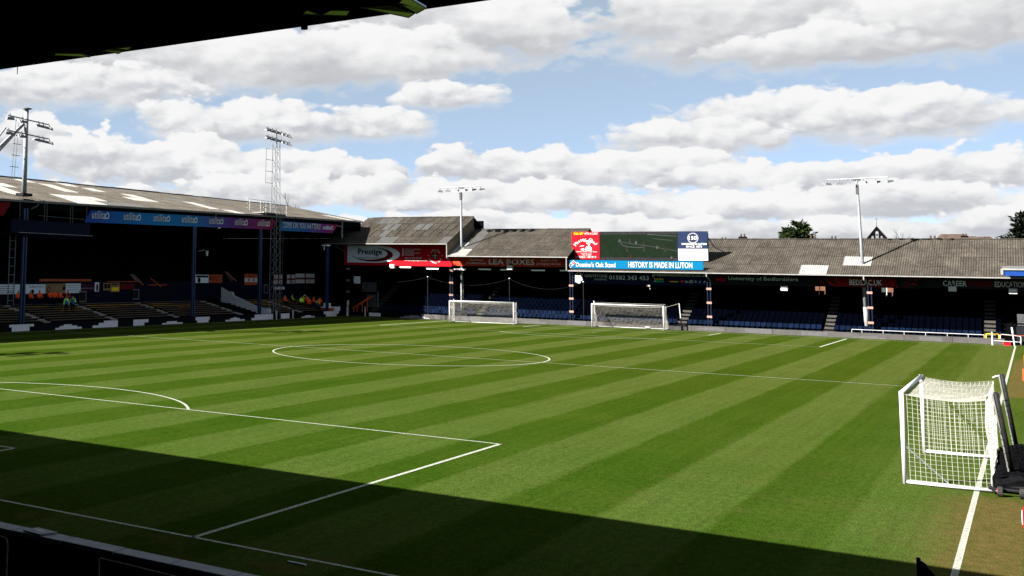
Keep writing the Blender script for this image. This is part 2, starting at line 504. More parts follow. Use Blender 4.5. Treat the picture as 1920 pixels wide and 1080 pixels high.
def roof_mat(name, c1, c2, lichen):
    m = bpy.data.materials.new(name); m.use_nodes = True; t = m.node_tree
    b = t.nodes['Principled BSDF']; b.inputs['Roughness'].default_value = 0.95; b.inputs['Specular IOR Level'].default_value = 0.1
    g = nd(t, 'ShaderNodeNewGeometry'); p = g.outputs['Position']
    c = mixc(t, sstep(t, noise(t, p, 0.6, 6, 0.65), 0.3, 0.7), c1, c2)
    st = nd(t, 'ShaderNodeVectorMath', operation='MULTIPLY'); t.links.new(p, st.inputs[0]); st.inputs[1].default_value = (3.0, 0.5, 0.5) if name != 'main_roof_sheet' else (0.5, 3.0, 0.5)
    c = mixc(t, mth(t, 'MULTIPLY', sstep(t, noise(t, st.outputs[0], 1.2, 5, 0.6), 0.45, 0.75), 0.45), c, tuple(x * 0.45 for x in c1))
    c = mixc(t, mth(t, 'MULTIPLY', sstep(t, noise(t, p, 5.0, 3, 0.7), 0.58, 0.68), 0.75), c, lichen)
    c = mixc(t, mth(t, 'MULTIPLY', sstep(t, noise(t, p, 9.0, 2, 0.6), 0.60, 0.70), 0.7), c, tuple(x * 0.3 for x in c1))
    oi = nd(t, 'ShaderNodeObjectInfo'); hs = nd(t, 'ShaderNodeHueSaturation')
    t.links.new(mth(t, 'MULTIPLY_ADD', oi.outputs['Random'], 0.22, 0.89), hs.inputs['Value']); t.links.new(c, hs.inputs['Color'])
    t.links.new(hs.outputs[0], b.inputs['Base Color'])
    return m
M['roof'] = roof_mat('roof_sheet_old', (0.024, 0.021, 0.0172), (0.044, 0.0385, 0.0315), (0.1, 0.093, 0.08))
M['roof_main'] = roof_mat('main_roof_sheet', (0.047, 0.0415, 0.0345), (0.069, 0.062, 0.0525), (0.1, 0.094, 0.083))

# grass: mown bands along the length of the pitch, worn edge, fine blades
def grass_mat():
    m = bpy.data.materials.new('mown_grass'); m.use_nodes = True; t = m.node_tree
    b = t.nodes['Principled BSDF']; b.inputs['Roughness'].default_value = 0.9; b.inputs['Specular IOR Level'].default_value = 0.0
    g = nd(t, 'ShaderNodeNewGeometry'); p = g.outputs['Position']
    s = nd(t, 'ShaderNodeSeparateXYZ'); t.links.new(p, s.inputs[0])
    X, Y = s.outputs[0], s.outputs[1]
    wob = mth(t, 'MULTIPLY', mth(t, 'SUBTRACT', noise(t, p, 0.3, 2), 0.5), 0.3)
    wob = mth(t, 'ADD', wob, mth(t, 'MULTIPLY', mth(t, 'SUBTRACT', noise(t, p, 9.0, 3), 0.5), 0.30))
    ph = mth(t, 'DIVIDE', mth(t, 'SUBTRACT', mth(t, 'ADD', X, wob), 21.32), 4.74)   # light 21.32..23.69
    tri = mth(t, 'ABSOLUTE', mth(t, 'SUBTRACT', mth(t, 'FRACT', ph), 0.25))         # <.25 light
    tri = mth(t, 'MINIMUM', tri, mth(t, 'SUBTRACT', 1.0, tri))
    dark = sstep(t, tri, 0.222, 0.278)
    # contrast of the bands fades towards the right-hand touchline
    dark = mth(t, 'MULTIPLY', dark, mth(t, 'SUBTRACT', 1.0, mth(t, 'MULTIPLY', sstep(t, X, 27.5, 32.0), 0.45)))
    big = sstep(t, noise(t, p, 0.22, 4, 0.6), 0.3, 0.7)
    far = sstep(t, mth(t, 'ADD', Y, mth(t, 'MULTIPLY', noise(t, p, 0.08, 2), 30.0)), 20.0, 75.0)  # greener near, olive far: view-angle effect of the light painted into the colour
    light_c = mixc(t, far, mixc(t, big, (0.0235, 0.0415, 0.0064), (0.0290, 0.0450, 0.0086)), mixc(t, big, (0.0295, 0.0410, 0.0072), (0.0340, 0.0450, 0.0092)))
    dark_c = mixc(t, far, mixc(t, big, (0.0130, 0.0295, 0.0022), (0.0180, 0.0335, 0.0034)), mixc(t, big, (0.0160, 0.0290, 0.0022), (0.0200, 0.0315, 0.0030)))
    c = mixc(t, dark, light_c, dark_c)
    # fine blades, clumps and pale clippings
    st = nd(t, 'ShaderNodeVectorMath', operation='MULTIPLY'); t.links.new(p, st.inputs[0]); st.inputs[1].default_value = (1.0, 0.45, 1.0)
    fine = noise(t, st.outputs[0], 26.0, 4, 0.75)
    mid = noise(t, st.outputs[0], 7.0, 4, 0.7)
    # faint mower tracks along the bands and scuffed, thinner turf in places
    sv = nd(t, 'ShaderNodeVectorMath', operation='MULTIPLY'); t.links.new(p, sv.inputs[0]); sv.inputs[1].default_value = (2.6, 0.09, 1.0)
    track = mth(t, 'SUBTRACT', noise(t, sv.outputs[0], 1.0, 4, 0.6), 0.5)
    cv = nd(t, 'ShaderNodeVectorMath', operation='MULTIPLY'); t.links.new(p, cv.inputs[0]); cv.inputs[1].default_value = (0.35, 1.0, 1.0)
    scuff = sstep(t, noise(t, cv.outputs[0], 1.3, 5, 0.72), 0.60, 0.74)
    c = mixc(t, mth(t, 'MULTIPLY', scuff, mth(t, 'MULTIPLY_ADD', sstep(t, mth(t, 'MULTIPLY', Y, -1), -45.0, -8.0), 0.42, 0.08)), c, (0.034, 0.036, 0.010))
    hv = nd(t, 'ShaderNodeHueSaturation'); t.links.new(c, hv.inputs['Color'])
    t.links.new(mth(t, 'ADD', mth(t, 'MULTIPLY', track, 0.55), mth(t, 'ADD', mth(t, 'MULTIPLY', mth(t, 'SUBTRACT', fine, 0.5), 2.2), mth(t, 'MULTIPLY_ADD', mth(t, 'SUBTRACT', mid, 0.5), 1.3, 1.0))), hv.inputs['Value'])
    c = hv.outputs[0]
    c = mixc(t, mth(t, 'MULTIPLY', sstep(t, noise(t, p, 30.0, 2, 0.5), 0.66, 0.74), 0.55), c, (0.07, 0.07, 0.03))
    scr = mth(t, 'MULTIPLY', sstep(t, noise(t, p, 0.9, 5, 0.7), 0.52, 0.72), sstep(t, X, 20.0, 30.0))
    scr = mth(t, 'MULTIPLY', scr, sstep(t, mth(t, 'MULTIPLY', Y, -1), -30.0, -12.0))
    c = mixc(t, mth(t, 'MULTIPLY', scr, 0.5), c, (0.040, 0.038, 0.011))
    # worn bare strip outside the touchline
    xo = mth(t, 'ADD', X, mth(t, 'MULTIPLY', mth(t, 'SUBTRACT', noise(t, p, 1.2, 4, 0.7), 0.5), 1.1))
    strip = mth(t, 'MULTIPLY', sstep(t, xo, 31.7, 33.5), mth(t, 'SUBTRACT', 1.0, sstep(t, X, 34.12, 34.2)))
    a1 = mth(t, 'SUBTRACT', 1.0, sstep(t, Y, 15.6, 17.6))
    strip2 = mth(t, 'MULTIPLY', sstep(t, X, 33.22, 33.3), mth(t, 'SUBTRACT', 1.0, sstep(t, X, 33.85, 34.15)))
    a2 = mth(t, 'MULTIPLY', sstep(t, Y, 47.5, 48.0), mth(t, 'SUBTRACT', 1.0, sstep(t, Y, 74.0, 84.0)))
    worn = mth(t, 'MAXIMUM', mth(t, 'MULTIPLY', strip, a1), mth(t, 'MULTIPLY', strip2, a2))
    gl = mth(t, 'MULTIPLY', mth(t, 'SUBTRACT', 1.0, sstep(t, Y, -0.6, 1.5)), sstep(t, noise(t, p, 0.8, 5, 0.7), 0.45, 0.65))
    worn = mth(t, 'MAXIMUM', worn, mth(t, 'MULTIPLY', gl, 0.8))
    soil = mixc(t, sstep(t, noise(t, p, 3.0, 6, 0.7), 0.3, 0.7), (0.038, 0.032, 0.009), (0.068, 0.045, 0.018))
    hv2 = nd(t, 'ShaderNodeHueSaturation'); t.links.new(soil, hv2.inputs['Color']); t.links.new(mth(t, 'MULTIPLY_ADD', mth(t, 'SUBTRACT', fine, 0.5), 1.2, 1.0), hv2.inputs['Value'])
    c = mixc(t, mth(t, 'MULTIPLY', worn, 0.8), c, hv2.outputs[0])
    t.links.new(c, b.inputs['Base Color'])
    bp = nd(t, 'ShaderNodeBump'); bp.inputs['Strength'].default_value = 0.8; bp.inputs['Distance'].default_value = 0.03
    t.links.new(mth(t, 'ADD', fine, mid), bp.inputs['Height']); t.links.new(bp.outputs[0], b.inputs['Normal'])
    return m
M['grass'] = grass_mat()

# ------------------------------------------------------------------ the ground and the pitch
PL, PW = 100.8, 33.1
struct('ground', MB().box(-900, 900, -300, 1500, -0.6, -0.05), M['ground'])
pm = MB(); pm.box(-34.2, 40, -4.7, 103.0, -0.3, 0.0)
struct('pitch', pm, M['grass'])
ln = MB()
def gl(x0, y0, x1, y1, w=0.1):
    d = Vector((x1 - x0, y1 - y0, 0)); L = d.length; d /= L; n = Vector((-d.y, d.x, 0)) * (w / 2)
    a = Vector((x0, y0, 0.006)) - d * (w / 2); e = Vector((x1, y1, 0.006)) + d * (w / 2)
    k = max(1, int(L / 5))
    for i in range(k):
        p = a.lerp(e, i / k); q = a.lerp(e, (i + 1) / k)
        ln.quad(p - n, q - n, q + n, p + n)
def garc(cx, cy, r, t0, t1, n, w=0.12):
    for i in range(n):
        a, b2 = R(t0 + (t1 - t0) * i / n), R(t0 + (t1 - t0) * (i + 1) / n)
        pts = [(cx + rr * math.cos(t), cy + rr * math.sin(t), 0.006) for rr, t in ((r - w / 2, a), (r + w / 2, a), (r + w / 2, b2), (r - w / 2, b2))]
        ln.quad(*pts)
gl(-PW, 0, PW, 0); gl(-PW, PL, PW, PL); gl(PW, 0, PW, PL, 0.125); gl(-PW, 0, -PW, PL)
gl(-PW, PL / 2, PW, PL / 2, .085)
for s, y0 in ((1, 0), (-1, PL)):
    for xx, dd in ((20.16, 16.5), (9.16, 5.5)):
        ww = 0.12 if s == 1 else 0.18
        gl(-xx, y0, -xx, y0 + s * dd, ww); gl(xx, y0, xx, y0 + s * dd, ww); gl(-xx, y0 + s * dd, xx, y0 + s * dd)
garc(0, PL / 2, 9.15, 0, 360, 96)
garc(0, 11, 9.15, 37, 143, 48); garc(0, PL - 11, 9.15, 217, 323, 48)
garc(0, 11, 0.11, 0, 360, 10); garc(0, PL - 11, 0.11, 0, 360, 10)
struct('pitch_marking', ln, M['line_paint'])

# ------------------------------------------------------------------ corrugated roofs, laid sheet by sheet
def sheet_mesh(w, h, waves, amp, m, seg=6):
    vs, fs = [], []
    n = waves * seg
    for i in range(n + 1):
        z = amp * math.cos(2 * math.pi * i / seg)
        x = w * i / n
        vs.append((x, -0.07, z + 0.022)); vs.append((x, h, z))
    for i in range(n):
        fs.append((2 * i, 2 * i + 2, 2 * i + 3, 2 * i + 1))
    me = bpy.data.meshes.new('roof_sheet')
    me.from_pydata(vs, [], fs)
    me.polygons.foreach_set('use_smooth', [True] * len(fs))
    me.materials.append(m)
    return me
def lay_roof(parent, P, nu, nv, w, h, waves, amp, m, special=(), spec_m=None, skip=()):
    """P(s,t) gives the point a share s along the eave and t up the slope"""
    base = sheet_mesh(w, h, waves, amp, m)
    alt = {}
    for j in range(nv):
        for i in range(nu):
            if (i, j) in skip: continue
            me = base
            sm = special.get((i, j)) if special else None
            if sm:
                if sm not in alt: alt[sm] = sheet_mesh(w, h, waves, amp, M[sm])
                me = alt[sm]
            a = P(i / nu, j / nv); u = (P((i + 1) / nu, j / nv) - a).normalized(); v = P(i / nu, (j + 1) / nv) - a
            nrm = u.cross(v).normalized(); v = nrm.cross(u)
            o = bpy.data.objects.new('roof_sheet', me)
            COL.objects.link(o)
            o.parent = parent
            a = a + nrm * random.uniform(-0.008, 0.012) - Vector(WLOC[parent.name])
            o.matrix_local = Matrix(((u.x, v.x, nrm.x, a.x), (u.y, v.y, nrm.y, a.y), (u.z, v.z, nrm.z, a.z), (0, 0, 0, 1)))

# ------------------------------------------------------------------ far end stand (three roofs in a row)
seat_m = MB(); seat_m.box(-0.21, 0.21, -0.2, 0.18, 0.38, 0.43); seat_m.box(-0.21, 0.21, 0.18, 0.23, 0.40, 0.78); seat_m.box(-0.04, 0.04, -0.1, 0.2, 0.0, 0.38)
def seat_mesh(m):
    me = bpy.data.meshes.new('seat'); me.from_pydata(seat_m.v, [], seat_m.f); me.materials.append(m); return me
SEATS = {'seat_front': seat_mesh(M['seat_front']), 'seat_blue': seat_mesh(M['seat_blue']), 'seat_navy_shaded': seat_mesh(M['seat_navy_shaded'])}
EY, RY = 103.2, 111.0
def far_section(label, x0, x1, xr0, ez, rz, nu, special, aisles, seat_spans, seatm, gaps=(), eave_y=EY):
    root = thing('football_stand', label, 'stand', ((x0 + x1) / 2, 108, 0), 'sections of the stand behind the far goal')
    W = x1 - x0
    roof = MB()
    # under-side deck, rear slope and rear wall keep the inside dark
    def P(s, t): return Vector(((x0 + (xr0 - x0) * t) + (x1 - (x0 + (xr0 - x0) * t)) * s, eave_y + (RY - eave_y) * t, ez + (rz - ez) * t))
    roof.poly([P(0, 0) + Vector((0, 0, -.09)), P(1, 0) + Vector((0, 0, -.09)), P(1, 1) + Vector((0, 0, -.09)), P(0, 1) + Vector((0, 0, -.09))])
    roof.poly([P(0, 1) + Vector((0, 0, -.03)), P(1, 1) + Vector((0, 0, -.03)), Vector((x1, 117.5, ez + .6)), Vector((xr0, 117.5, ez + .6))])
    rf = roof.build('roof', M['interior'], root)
    lay_roof(rf, P, nu, 4, W / nu, (Vector((0, RY - eave_y, rz - ez))).length / 4, 6, 0.028, M['roof'], special)
    mb = MB()
    n = int(W / 0.8)
    for i in range(n):
        xa = xr0 + (x1 - xr0) * i / n; xb = xr0 + (x1 - xr0) * (i + 1) / n
        dz = random.uniform(-.015, .015)
        mb.box(xa + .01, xb - .01, RY - .16, RY + .16, rz - .02 + dz, rz + .07 + dz)
    mb.build('ridge_cap', M['roof'], rf)
    BOX('gutter', M['gutter'], root, x0, x1, eave_y - .17, eave_y - .03, ez - .12, ez - .02)
    BOX('fascia', M['black'], root, x0, x1, eave_y - .02, eave_y + .06, ez - .17, ez - .09)
    # stepped terrace and rear wall with openings
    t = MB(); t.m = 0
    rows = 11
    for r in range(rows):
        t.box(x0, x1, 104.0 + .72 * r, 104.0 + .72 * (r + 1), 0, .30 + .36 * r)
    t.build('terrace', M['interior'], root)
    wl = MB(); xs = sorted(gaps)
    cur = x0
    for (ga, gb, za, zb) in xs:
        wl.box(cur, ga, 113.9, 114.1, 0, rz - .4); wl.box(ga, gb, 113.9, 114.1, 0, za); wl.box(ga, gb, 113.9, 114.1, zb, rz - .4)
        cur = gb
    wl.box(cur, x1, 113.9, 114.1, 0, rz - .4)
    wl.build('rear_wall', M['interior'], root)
    stuff = MB()
    for r in range(rows - 1):
        y = 104.0 + .72 * r + .42; z = .30 + .36 * r
        for (sa, sb) in seat_spans:
            x = sa + .25
            while x < sb - .2:
                if not any(a - .1 < x < b + .1 for a, b in aisles):
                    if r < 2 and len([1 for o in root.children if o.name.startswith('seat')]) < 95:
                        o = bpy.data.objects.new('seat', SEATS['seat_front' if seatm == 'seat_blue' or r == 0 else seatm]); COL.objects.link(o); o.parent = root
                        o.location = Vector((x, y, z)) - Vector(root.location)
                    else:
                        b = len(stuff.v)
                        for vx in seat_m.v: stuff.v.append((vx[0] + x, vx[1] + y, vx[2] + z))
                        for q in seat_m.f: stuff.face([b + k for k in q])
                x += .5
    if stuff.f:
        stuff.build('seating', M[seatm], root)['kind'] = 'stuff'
    for a, b in aisles:
        for r in range(rows * 2 - 2):
            BOX('aisle_step', M['step_grey'], root, a, b, 104.0 + .36 * r, 104.0 + .36 * (r + 1), .05 + .18 * r, .33 + .18 * r)
    return root
pres = far_section('football stand section with the tallest patched grey roof, above the red and white sign', -37.9, -21.3, -35.3, 8.88, 12.4, 14,
    {(2, 3): 'roof_light', (3, 3): 'roof_light', (4, 3): 'roof_light', (4, 2): 'roof_light', (5, 2): 'roof_light', (5, 1): 'roof_light', (6, 0): 'roof_light', (7, 0): 'roof_light', (8, 2): 'roof_light', (9, 2): 'roof_light', (13, 0): 'roof_light'},
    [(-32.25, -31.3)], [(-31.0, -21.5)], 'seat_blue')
lea = far_section('football stand section with the middle-height grey roof, above the orange-red sign', -21.3, -6.95, -21.3, 7.46, 10.82, 12,
    {(0, 0): 'skylight', (1, 0): 'skylight', (0, 1): 'skylight', (1, 1): 'roof_light', (1, 2): 'roof_light', (1, 3): 'roof_light'},
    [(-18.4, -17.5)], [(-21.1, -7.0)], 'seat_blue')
oak = far_section('long low football stand section with mossy corrugated roof carrying the video screen', -6.95, 46.0, -6.95, 5.98, 9.62, 44,
    {(19, 0): 'skylight', (20, 0): 'skylight', (22, 1): 'skylight', (23, 1): 'skylight'},
    [(4.0, 4.9), (17.75, 18.7), (30.75, 31.75)], [(-6.9, 32.5)], 'seat_navy_shaded',
    gaps=[(-1.56, -1.08, 3.7, 4.6), (15.8, 16.75, 3.7, 5.0), (21.9, 22.95, 3.7, 5.0)])
# gable between roofs
g = MB(); g.prism([(-21.32, EY, 8.78), (-21.32, RY, 12.36), (-21.32, RY, 10.7), (-21.32, EY, 7.4)], (-.12, 0, 0)); g.build('gable_wall', M['brown_render'], pres)
g = MB(); g.prism([(-6.93, EY, 7.36), (-6.93, RY, 10.76), (-6.93, RY, 9.45), (-6.93, EY, 5.9)], (-.12, 0, 0)); g.build('gable_wall', M['interior'], lea)
g = MB(); g.prism([(-21.26, EY + .02, 7.47), (-21.26, RY, 10.86), (-21.26, RY, 10.96), (-21.26, EY + .02, 7.57)], (.10, 0, 0)); g.build('flashing', M['gutter_dull'], pres)
def pipe(parent, pts, r, m, name='downpipe'):
    return MB().path(pts, r, 8).build(name, m, parent)
pipe(pres, [(-21.3, 103.1, 8.8), (-21.3, 103.1, 7.4), (-21.3, 103.1, 7.2), (-21.0, 104.2, 6.5)], .07, M['gutter'])
pipe(lea, [(-7.1, 103.1, 7.4), (-7.1, 103.1, 6.0), (-6.95, 103.9, 5.7)], .07, M['gutter'])
pipe(oak, [(7.4, 103.1, 5.9), (7.4, 103.1, 5.6), (7.5, 104.2, 5.1)], .07, M['gutter'])
pipe(oak, [(21.5, 103.1, 5.9), (21.5, 103.1, 5.55), (21.7, 104.2, 5.1)], .07, M['gutter'])
pipe(pres, [(-36.3, 103.15, 8.75), (-36.25, 103.3, 8.4), (-35.6, 103.9, 7.9), (-35.5, 104, 7.4)], .06, M['galv_dark'])
# twin-post columns with faded bands
def column(parent, x, z1, dark='col_dark', y=104.05):
    c = MB(); c.box(x - .19, x - .09, y - .08, y + .08, 0.2, z1); c.box(x + .09, x + .19, y - .08, y + .08, 0.2, z1)
    o = c.build('column', M[dark], parent)
    z = 1.35
    while z < z1 - .3:
        BOX('column_band', M['pink_band'], o, x - .24, x + .24, y - .11, y - .083, z, z + .22)
        z += 1.42
    return o
column(pres, -35.0, 6.1); column(pres, -21.15, 6.2); column(lea, -6.9, 5.8); column(oak, 7.4, 5.0); column(oak, 21.85, 5.0); column(oak, 36.5, 5.0)
# small canopy with a blue fascia at the right-hand end
cn = thing('corner_canopy', 'small corner canopy with a bright blue fascia at the end of the far stand', 'canopy', (38, 103, 0))
BOX('fascia', M['blue_print'], cn, 32.5, 46, 101.9, 102.0, 6.1, 6.62)
cr = MB(); cr.prism([(32.4, 101.9, 6.66), (32.4, 104.6, 7.0), (32.4, 104.6, 6.6), (32.4, 101.9, 6.6)], (13.6, 0, 0)); cr.build('canopy_roof', M['gutter_dull'], cn)
BOX('canopy_gutter', M['gutter'], cn, 32.4, 46, 101.78, 101.89, 6.6, 6.74)
BOX('bracket', M['gutter'], cn, 32.3, 32.5, 101.8, 102.2, 6.2, 6.7)

# fittings under the far roof: battens and box lamps
def batten(x, z, w, label):
    t = thing('batten_light', label, 'light fitting', (x, 105.0, z), 'batten lights under the far roof')
    BOX('housing', M['grey_box'], t, x - w / 2, x + w / 2, 104.93, 105.07, z + .05, z + .12)
    BOX('diffuser', M['tube'], t, x - w / 2 + .03, x + w / 2 - .03, 104.95, 105.05, z - .04, z + .05)
for x, z, w, lb in ((-27.6, 6.0, 1.55, 'white batten light beside the box lamp below the red and white sign'), (-24.0, 5.86, 1.6, 'white batten light below the right half of the red and white sign'),
        (-20.5, 5.85, 1.5, 'white batten light beside the pole at the left end of the orange-red sign'), (-17.4, 5.9, 1.55, 'white batten light under the lettering at the left of the orange-red sign'),
        (-14.9, 5.88, 1.2, 'white batten light touching the box lamp under the orange-red sign'), (-11.0, 5.88, 1.6, 'white batten light under the right half of the orange-red sign'), (-7.9, 5.9, 1.2, 'white batten light at the right end of the orange-red sign')):
    batten(x, z, w, lb)
def box_lamp(x, z, label, w=.62, h=.46, m='grey_box'):
    t = thing('box_lamp', label, 'lamp', (x, 104.7, z), 'box lamps under the far roof')
    BOX('housing', M[m], t, x - w / 2, x + w / 2, 104.5, 104.9, z, z + h)
    BOX('lens', M['white_print'], t, x - w / 2 + .05, x + w / 2 - .05, 104.47, 104.497, z + .12, z + h - .04)
    BOX('bracket', M['black_metal'], t, x - .05, x + .05, 104.66, 104.74, z + h + .003, z + h + .3)
for x, z, lb in ((-29.2, 5.9, 'square white box lamp below the oval of the red and white sign'), (-14.2, 5.95, 'square grey box lamp under the middle of the orange-red sign'),
        (14.35, 4.3, 'pale box lamp below the university name board'), (28.5, 4.6, 'pale box lamp under the white word on the black board'), (33.1, 4.5, 'box lamp with an orange spot near the corner canopy')):
    box_lamp(x, z, lb)

# ------------------------------------------------------------------ signs below the far eaves
def board(name, label, cat, ax, plane, a0, a1, b0, b1, m, th=0.08, frame=None, slope=0.0):
    t = thing(name, label, cat, ((a0 + a1) / 2, plane, b0) if ax == 'Y' else (plane, (a0 + a1) / 2, b0))
    S = Sign(ax, plane, t)
    S.poly([(a0, b0), (a1, b0 + slope * (a1 - a0)), (a1, b1 + slope * (a1 - a0)), (a0, b1)], 0, m, 'panel', th)
    return t, S
# red and white workwear sign
t, S = board('advertising_sign', 'red and white workwear sign with a pale oval and a crest under the tallest roof', 'sign', 'Y', 105.2, -36.3, -21.6, 6.2, 8.92, M['red'])
ov = [(-35.8, 8.66), (-35.8, 6.52)] + [(-32.0 + 3.55 * math.cos(R(a)), 7.59 + 1.07 * math.sin(R(a))) for a in range(-90, 91, 6)]
S.poly(ov, .02, M['pale_blue'], 'oval_panel')
cr1 = [(-32.2 + 2.8 * math.cos(R(a)), 7.52 + .86 * math.sin(R(a))) for a in range(-165, 70, 6)]
cr2 = [(-32.75 + 2.6 * math.cos(R(a)), 7.64 + .74 * math.sin(R(a))) for a in range(66, -168, -6)]
S.poly(cr1 + cr2, .035, M['dkred_print'], 'swoosh')
S.text('Prestige', -34.25, 7.30, 3.4, .98, M['black_print'], .055, bold=.03)
S.text('Design & Workwear Ltd', -34.3, 6.98, 3.55, .24, M['dark_print'], .055, bold=.01)
for i, s in enumerate(('SCHOOL UNIFORM', 'WORKWEAR', 'FOOTBALL KITS', 'TROPHIES')):
    z = 8.12 - i * .225
    S.rect(-28.15, -27.92, z, z + .17, .03, M['grey_print'], 'tick_box')
    S.stroke([(-28.1, z + .09), (-28.05, z + .04), (-27.97, z + .14)], .035, .05, M['dkred_print'], 'tick')
    S.text(s, -27.8, z, .155 * len(s), .17, M['grey_print'])
S.text('CALL 01582 663 333', -27.8, 7.06, 2.3, .18, M['grey_print'])
S.text('www.prestigedesignww.co.uk', -27.85, 6.76, 3.05, .2, M['white_print'], bold=.015)
S.arc('LUTON TOWN', -23.75, 7.5, .66, 148, 32, .2, M['grey_print'])
S.arc('FOOTBALL CLUB', -23.75, 7.5, .86, -150, -30, .19, M['grey_print'], inside=True)
S.poly([(-24.1, 7.7), (-24.1, 7.35), (-23.75, 6.98), (-23.4, 7.35), (-23.4, 7.7)], .03, M['black_print'], 'crest')
S.polys([[(-24.08, 7.5), (-23.42, 7.5), (-23.42, 7.42), (-24.08, 7.42)], [(-23.8, 7.68), (-23.7, 7.68), (-23.7, 7.06), (-23.8, 7.06)]], .05, M['white_print'], 'crest_cross')
S.disc(-23.75, 7.9, .16, .03, M['fawn'], 'crest_hat', ry=.1)
S.polys([[(-24.75, 7.5), (-24.55, 7.5), (-24.55, 7.46), (-24.75, 7.46)], [(-22.95, 7.5), (-22.75, 7.5), (-22.75, 7.46), (-22.95, 7.46)]], .03, M['grey_print'], 'dash')
# orange-red box maker's sign
t, S = board('advertising_sign', 'orange-red cardboard box sign with large white capitals under the middle roof', 'sign', 'Y', 105.2, -21.5, -7.75, 6.3, 7.42, M['red_lea'])
S.text('LEA BOXES', -16.95, 6.52, 5.45, .63, M['grey_print'], bold=.012)
S.text('Manufacturer', -19.35, 6.90, 1.7, .24, M['grey_print'])
S.text('of cardboard boxes', -19.75, 6.53, 2.4, .24, M['grey_print'])
S.text('Supplier of all', -10.75, 6.90, 1.85, .26, M['grey_print'])
S.text('packaging materials', -11.2, 6.50, 2.75, .29, M['grey_print'])
for a in (-20.3, -8.25):
    S.stroke([(a - .3, 6.75), (a - .3, 7.0), (a - .1, 7.2), (a, 7.0), (a + .3, 7.0), (a + .3, 6.6), (a - .05, 6.5)], .04, .03, M['black_print'], 'box_emblem', True)
# dark blue solicitors' sign
t, S = board('advertising_sign', 'dark navy solicitors sign with phone number and social icons under the video screen', 'sign', 'Y', 105.2, -6.95, 7.1, 4.55, 5.95, M['navy_print'])
def cube_logo(ca, cb, k):
    for i in range(4):
        z = cb + .42 * k - i * .28 * k
        S.polys([[(ca - .55 * k, z - .22 * k), (ca, z - .5 * k), (ca, z - .32 * k), (ca - .55 * k, z - .04 * k)], [(ca, z - .5 * k), (ca + .55 * k, z - .22 * k), (ca + .55 * k, z - .04 * k), (ca, z - .32 * k)]], .03, M['white_print'], 'chevron')
    S.stroke([(ca - .5 * k, cb + .45 * k), (ca, cb + .72 * k), (ca + .5 * k, cb + .45 * k), (ca, cb + .2 * k)], .1 * k, .03, M['white_print'], 'chevron', True)
cube_logo(-6.45, 5.22, .75)
S.text('GREYSTONE', -5.75, 5.26, 2.45, .3, M['grey_print'])
S.text('SOLICITORS', -4.75, 4.95, 1.4, .17, M['grey_print'])
S.text('01582 343 453', -3.1, 5.05, 4.2, .46, M['grey_print'], bold=.012)
S.text('greystonesolicitors.co.uk', 1.45, 5.42, 5.6, .42, M['grey_print'], bold=.006)
S.polys([[(1.72 + i * .2 + .07 * math.cos(R(90 + 72 * k)), 5.2 + .07 * math.sin(R(90 + 72 * k))) for k in range(5)] for i in range(5)], .03, M['yellow'], 'star_row')
S.rect(1.6, 2.65, 4.86, 5.06, .03, M['green_print'], 'review_badge')
S.stroke([(1.66, 4.97), (1.72, 4.9), (1.84, 5.03)], .035, .05, M['white_print'], 'tick')
S.stroke(circle_pts(3.0, 4.97, .11, 16, None, 40, 320), .05, .03, M['red'], 'ring_emblem')
S.polys([[(3.3 + i * .19 + .07 * math.cos(R(90 + 72 * k)), 4.96 + .07 * math.sin(R(90 + 72 * k))) for k in range(5)] for i in range(5)], .03, M['yellow'], 'star_row')
S.rect(4.35, 4.68, 4.86, 5.12, .03, M['red'], 'social_icon'); S.poly([(4.47, 4.93), (4.47, 5.05), (4.58, 4.99)], .05, M['white_print'], 'social_mark')
S.text('in', 4.82, 4.87, .3, .24, M['grey_print'], bold=.02)
S.stroke([(5.28, 4.87), (5.56, 4.87), (5.56, 5.12), (5.28, 5.12)], .04, .03, M['grey_print'], 'social_icon', True); S.stroke(circle_pts(5.42, 4.995, .065, 10), .03, .03, M['grey_print'], 'social_mark')
S.text('X', 5.74, 4.87, .24, .25, M['grey_print'])
S.rect(6.12, 6.42, 4.84, 5.13, .03, M['blue_print'], 'social_icon'); S.text('f', 6.22, 4.86, .12, .24, M['white_print'], .05, bold=.03)
S.stroke([(6.75, 5.1), (6.75, 4.92), (6.7, 4.88), (6.64, 4.92), (6.68, 4.98)], .045, .03, M['grey_print'], 'social_icon'); S.stroke([(6.75, 5.1), (6.84, 5.04)], .04, .03, M['grey_print'], 'social_mark')
# university boards
t, S = board('name_board', 'black university name board with a red crown emblem and thin white lettering', 'sign', 'Y', 105.2, 7.35, 16.6, 4.75, 5.85, M['black_print'])
S.text('University of Bedfordshire', 9.05, 5.14, 6.5, .47, M['grey_print'])
for dx, h in ((-.28, .22), (0, .4), (.28, .22)):
    S.poly([(8.32 + dx - .22, 5.2), (8.32 + dx, 5.08), (8.32 + dx + .22, 5.2), (8.32 + dx + (dx and math.copysign(.12, dx)), 5.2 + h)], .03, M['red'], 'crown_petal')
t, S = board('name_board', 'dark red web address board with scattered red petals beside the light pole', 'sign', 'Y', 105.2, 16.65, 26.0, 4.78, 5.75, M['black_print'])
S.rect(18.9, 23.9, 4.82, 5.68, .012, M['dkred_print'], 'red_band', .01)
S.text('BEDS.AC.UK', 20.05, 4.98, 2.75, .55, M['grey_print'], bold=.015)
rp = random.Random(3)
